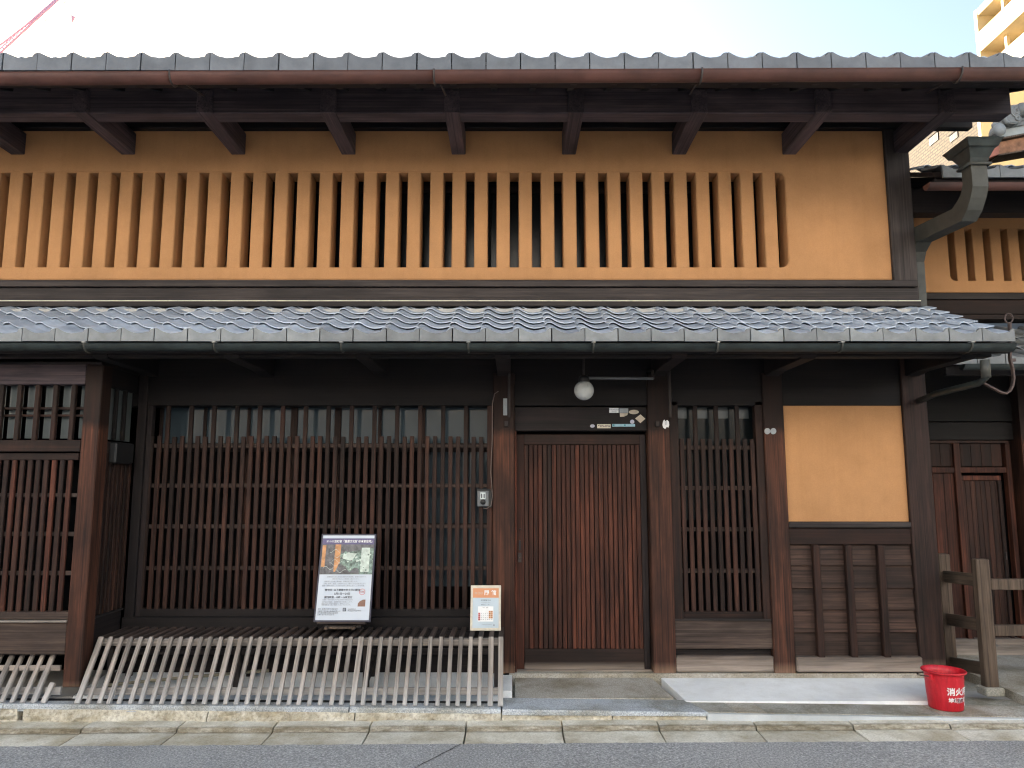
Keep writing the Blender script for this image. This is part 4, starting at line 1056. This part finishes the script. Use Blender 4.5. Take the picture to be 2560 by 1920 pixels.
tube('ornament_scroll', [Vector((q(zx, zy)[0], yO - .11, q(zx, zy)[1])) for zx, zy in ((670, 545), (620, 570), (585, 630), (575, 700), (600, 760), (660, 775))], [.012, .02, .026, .026, .02, .012], 'tile_face', nb, 8)
lob = q(515, 875)
lathe('ornament_lobe', [(0, .035), (.035, .032), (.055, .015), (.06, 0)], 'tile_face', nb, (lob[0], yO - .10, lob[1]), 20, rot=(R(90), 0, 0))
lob = q(450, 805)
lathe('ornament_lobe', [(0, .02), (.018, .018), (.028, .006), (.03, 0)], 'tile_face', nb, (lob[0], yO - .09, lob[1]), 16, rot=(R(90), 0, 0))
rr0, rr1 = q(830, 570), q(965, 545)
tube('ridge_roll', [(rr0[0], yO - .12, rr0[1]), (rr1[0], yO - .06, rr1[1])], .06, 'tile_old', nb, 14)
# lower roof of the neighbour
yEN = -.06; zEN = zz(893, yEN)
nlr = slope_board('lower_roof', 3.24, NX1, yEN + .04, yN, yEN, zEN, -.05, .03, 'wood_dark_X', nb)
lay(nlr, 3.22 + TP * .17, 0, 11, 6, yEN, zEN, T_OLD_E, T_OLD)
ngut(3.32, NX1, yEN - .055, zz(909, yEN - .1), zz(909, yEN - .1), .042, 'patina')
bar('eave_board', 3.26, NX1, yEN + .05, yEN + .09, zEN - .13, zEN - .05, 'wood_dark_X', nb)
# ground floor of the neighbour
y = yN
bar('lintel', 3.06, NX1, y - .03, y + .12, zz(1054, y), zz(880, y), 'wood_black', nb)
bar('lintel', 3.06, NX1, y - .02, y + .1, zz(1100, y), zz(1056, y), 'wood_black', nb)
ndx = lambda px, py=1300: xx(px, py, y)
fr = bar('entrance_frame', 3.10, ndx(2532), y + .0, y + .06, zz(1182, y), zz(1168, y), 'wood_red', nb)
xa, xb_ = 3.12, ndx(2396)
nboard = 7
for k in range(nboard):
    w_ = (xb_ - xa) / nboard; bar('board', xa + w_ * k + .001, xa + w_ * (k + 1) - .001, y + .02, y + .045, zz(1612, y), zz(1183, y), 'wood_red', fr, .002)
for k in range(12):
    w_ = (ndx(2522) - xa) / 12; bar('board', xa + w_ * k + .001, xa + w_ * (k + 1) - .001, y + .02, y + .045, zz(1166, y), zz(1108, y), 'wood_Z', fr, .002)
bar('stile', ndx(2396), ndx(2411), y - .01, y + .05, zz(1612, y), zz(1108, y), 'wood_red', fr)
bar('stile', ndx(2527), ndx(2539), y - .01, y + .05, zz(1612, y), zz(1108, y), 'wood_red', fr)
bar('head_rail', 3.1, ndx(2539), y - .005, y + .05, zz(1108, y), zz(1101, y), 'wood_Z', fr)
nd = bar('door', ndx(2413), ndx(2514), y + .05, y + .06, zz(1612, y), zz(1190, y), 'wood_dark_Z', nb)
for k in range(8):
    w_ = (ndx(2514) - ndx(2413)) / 8; bar('board', ndx(2413) + w_ * k + .001, ndx(2413) + w_ * (k + 1) - .001, y + .035, y + .05, zz(1610, y), zz(1202, y), 'wood_Z', nd, .002)
bar('rail', ndx(2413), ndx(2516), y + .02, y + .05, zz(1201, y), zz(1189, y), 'wood_red', nd)
bar('stile', ndx(2506), ndx(2516), y + .02, y + .05, zz(1610, y), zz(1201, y), 'wood_Z', nd)
bar('handle', ndx(2509), ndx(2512), y + .01, y + .022, zz(1400, y), zz(1380, y), 'iron', nd, .002)
bar('backing', 3.1, NX1, y + .08, y + .12, .15, zz(1054, y), 'void', nb)
bar('post', ndx(2552, 1350), ndx(2552, 1350) + .2, y - .12, y + .1, .13, zz(900, y), 'wood_post', nb)
bar('front_board', ndx(2552, 1350) + .2, NX1, y, y + .05, .15, zz(1056, y), 'wood_Z', nb)
bar('sill_beam', 3.1, NX1, y - .03, y + .06, zz(1612, y), zz(1596, y), 'wood_base', nb)
bar('sill_beam', 3.1, NX1, y - .05, y + .06, zz(1641, y - .05), zz(1614, y - .05), 'wood_base', nb)
bar('base_stone', 3.1, NX1, y - .10, y + .06, .10, zz(1642, y - .05), 'grey_stone', nb)
bar('side_wall', NX1 - .05, NX1, y + .13, 6, .1, 4.6, 'mortar_grey', nb)
bar('rear_wall', 3.1, NX1, 6, 6.1, .1, 5.0, 'mortar_grey', nb)
bar('ceiling', 3.1, NX1, y + .13, 6, 2.6, 2.7, 'void', nb)

# iron strap with a ring hanging from the eave corner
hr = thing('iron_strap', 'rusty iron strap with a ring end bent into a hook below the eave corner', 'iron hook', tuple(P(2525, 900, -.80)))
yS = -.80
tube('ring', [P(2522 + 10 * math.cos(2 * math.pi * i / 16), 796 + 12 * math.sin(2 * math.pi * i / 16), yS) for i in range(17)], .0055, 'rust', hr, 6)
pth = [P(2524, 808, yS), P(2524, 860, yS), P(2525, 900, yS), P(2531, 920, yS), P(2534, 945, yS), P(2531, 965, yS), P(2524, 978, yS), P(2514, 984, yS), P(2500, 980, yS), P(2475, 967, yS), P(2450, 953, yS)]
for i in range(len(pth) - 1): beam('strap', pth[i], pth[i + 1] + (pth[i + 1] - pth[i]).normalized() * .004, .012, .026, 'rust', hr, .002, up=(0, 1, 0))
bar('lug', pth[2].x + .0, pth[2].x + .035, yS - .008, yS + .008, pth[2].z - .01, pth[2].z + .01, 'rust', hr, .002)

# ================================================================== RAILING
rl = thing('railing', 'weathered brown timber railing with square posts beside the red bucket', 'railing', (3.45, 0, .11))
nx, ny = xx(2463, 1560, -.30), -.30
fx, fy = xx(2367, 1560, .38), .38
zA, zB = zz(1397, ny), zz(1384, fy)
def rpost(x, yy, z0, z1): return bar('post', x - .045, x + .045, yy - .032, yy + .032, z0, z1, 'wood_fence', rl, .006)
rpost(nx, ny, .15, zA); rpost(fx, fy, .12, zB)
bar('post_base', nx - .065, nx + .065, ny - .055, ny + .055, .10, .155, 'grey_stone', rl, .008)
rpost(nx + 2.2, ny, .12, zA)
for pya, pyb in ((1452, 1440), (1565, 1546), (1675, 1655)):
    beam('side_rail', (nx, ny + .03, zz(pya, ny)), (fx, fy - .03, zz(pyb, fy)), .032, .085, 'wood_fence', rl, up=(0, 0, 1))
for pya in (1460, 1575):
    bar('front_rail', nx + .05, nx + 2.25, ny - .02, ny + .02, zz(pya + 14, ny), zz(pya - 13, ny), 'wood_fence', rl)

# ================================================================== BUILDINGS BEHIND, CRANE
ap = thing('apartment_block', 'tall pale apartment block with sunlit balcony bands behind the roofs', 'apartment building', (42, 28, 0))
AX, AY1, AY0, AH = 36.0, 48.6, 2., zz(30, 48.6)
bar('core', AX + 1.7, AX + 14, AY0, AY1 - .02, 0, AH - .6, 'apartment_wall', ap, 0)
bar('end_wall', AX - .05, AX + 1.7, AY1 - .35, AY1, 0, AH - .02, 'apartment_wall', ap, 0)
fh = 3.05
for k in range(13):
    z1 = AH - fh * k
    if z1 < 3: break
    bar('floor_slab', AX, AX + 1.75, AY0, AY1 - .36, z1 - .55 if k == 0 else z1 - .45, z1 if k == 0 else z1 - .20, 'apartment_wall', ap, 0)
    bar('parapet', AX - .03, AX + .14, AY0, AY1 - .36, z1 - .47 - fh, z1 - fh + 1.1, 'apartment_wall', ap, 0)
    for j in range(7): bar('column', AX + .5, AX + .72, AY1 - 2.6 - 6.4 * j, AY1 - 2.35 - 6.4 * j, z1 - fh, z1 - .45, 'apartment_wall', ap, 0)
    for j in range(7): bar('balcony_window', AX + 1.66, AX + 1.71, AY1 - 5.6 - 6.4 * j, AY1 - 3.2 - 6.4 * j, z1 - fh - .2, z1 - 1.0, 'glass_dark', ap, 0)
bb = thing('brick_building', 'tan brick building with two tiny windows seen under the roof end', 'building', (31, 60, 0))
BX = 28.0; BY = 37.0; BH = 26.0
bar('wall', BX, BX + 6, BY, BY + 60, 0, BH, 'tan_brick', bb, 0)
bar('corner_strip', BX - .06, BX + .5, BY - .2, BY + .05, 0, BH - .1, 'apartment_wall', bb, 0)
bar('front_face', BX + .5, BX + 6, BY - .15, BY, 0, BH - .2, 'apartment_wall', bb, 0)
for px, py, w_ in ((2336, 348, .42), (2386, 342, .34)):
    u, dy, dz = ray(px, py); t = BX / u; yy_, z_ = CY + t * dy, H + t * dz
    f_ = bar('window', BX - .06, BX + .02, yy_ - w_ * 1.2, yy_ + w_ * 1.2, z_ - w_ * .62, z_ + w_ * .62, 'iron', bb, .01)
    bar('pane', BX - .07, BX - .05, yy_ - w_ * 1.0, yy_ - .04, z_ - w_ * .52, z_ + w_ * .52, 'glass_upper', f_, 0)
    bar('pane', BX - .07, BX - .05, yy_ + .04, yy_ + w_ * 1.0, z_ - w_ * .52, z_ + w_ * .52, 'glass_upper', f_, 0)
    bar('window_hood', BX - .12, BX, yy_ - w_ * 1.35, yy_ + w_ * 1.35, z_ + w_ * .68, z_ + w_ * .84, 'tan_brick', f_, 0)
# unseen houses across the street, added to bounce low sun; mirrored in glass
plaster('bounce_render', (.56, .59, .65), .05, .05)
def add_bounce_house(name, label, x0, x1, y0, h):
    t = thing(name, label, 'house', ((x0 + x1) / 2, y0 - 3, 0), 'unseen bounce houses across the street')
    bar('wall', x0, x1, y0 - 6, y0, -.1, h, 'bounce_render', t, 0)
    prism('roof', [(y0 + .5, h - .1), (y0 - 3, h + 1.3), (y0 - 6.5, h - .1), (y0 - 6.5, h - .25), (y0 + .5, h - .25)], x0 - .3, x1 + .3, 'tile_old', t, axis='X')
    n = max(2, int((x1 - x0) / 1.9))
    for k in range(n):
        x = x0 + (x1 - x0) * (k + .5) / n
        for z0, z1 in ((.9, 2.0), (3.6, 4.6)):
            f_ = bar('window', x - .5, x + .5, y0 - .02, y0 + .06, z0, z1, 'steel', t, .005)
            bar('pane', x - .46, x - .02, y0 + .05, y0 + .066, z0 + .04, z1 - .04, 'glass_dark', f_, 0); bar('pane', x + .02, x + .46, y0 + .05, y0 + .066, z0 + .04, z1 - .04, 'glass_dark', f_, 0)
    bar('door', x0 + .25, x0 + 1.1, y0 - .02, y0 + .05, .0, 2.0, 'wood_red', t)
add_bounce_house('bounce_house', 'unseen pale two storey house added across the street to bounce sunlight at the doorway', 1.2, 13.5, -8.6, 7.0)
add_bounce_house('bounce_house', 'unseen long pale house added across the street to bounce sunlight at the lattice windows', -18, .8, -8.8, 7.0)

cr = thing('tower_crane', 'distant red lattice crane jib with cables above the roof', 'crane', (-40, 60, 0))
yK = 60.
def K(px, py, dy=0): return P(px, py, yK + dy)
tube('upper_chord', [K(-60, 163), K(0, 113), K(82, 50), K(150, -8)], .09, 'crane_red', cr, 6)
tube('lower_chord', [K(-60, 186), K(0, 133), K(85, 54), K(160, -14)], .11, 'crane_red', cr, 6)
tube('rear_chord', [K(-60, 172, 1.2), K(0, 122, 1.2), K(84, 46, 1.2), K(155, -16, 1.2)], .08, 'crane_red', cr, 6)
for i in range(26):
    t = i / 25; a = Vector(K(-60, 163)).lerp(K(150, -8), t); b2 = Vector(K(-60, 186)).lerp(K(160, -14), min(1, t + .03)); c2 = Vector(K(-60, 172, 1.2)).lerp(K(155, -16, 1.2), min(1, t + .02))
    tube('lattice_brace', [a, b2], .045, 'crane_red', cr, 5); tube('lattice_brace', [b2, c2], .045, 'crane_red', cr, 5)
tube('pendant_cable', [K(-40, 196), K(25, 136), K(96, 68), K(172, -4)], .035, 'iron', cr, 5)
hk = K(181, 45)
prism('hook_block', [(hk.x - .10, hk.z + .32), (hk.x + .22, hk.z + .12), (hk.x + .05, hk.z - .35), (hk.x - .04, hk.z - .35)], yK - .1, yK + .1, 'crane_red', cr)
tube('hook', [(hk.x, yK, hk.z - .35), (hk.x - .08, yK, hk.z - .5), (hk.x + .04, yK, hk.z - .62)], .03, 'iron', cr, 6)
tube('hoist_cable', [(hk.x, yK, hk.z + .3), (hk.x + .3, yK, hk.z + 6)], .012, 'iron', cr, 5)
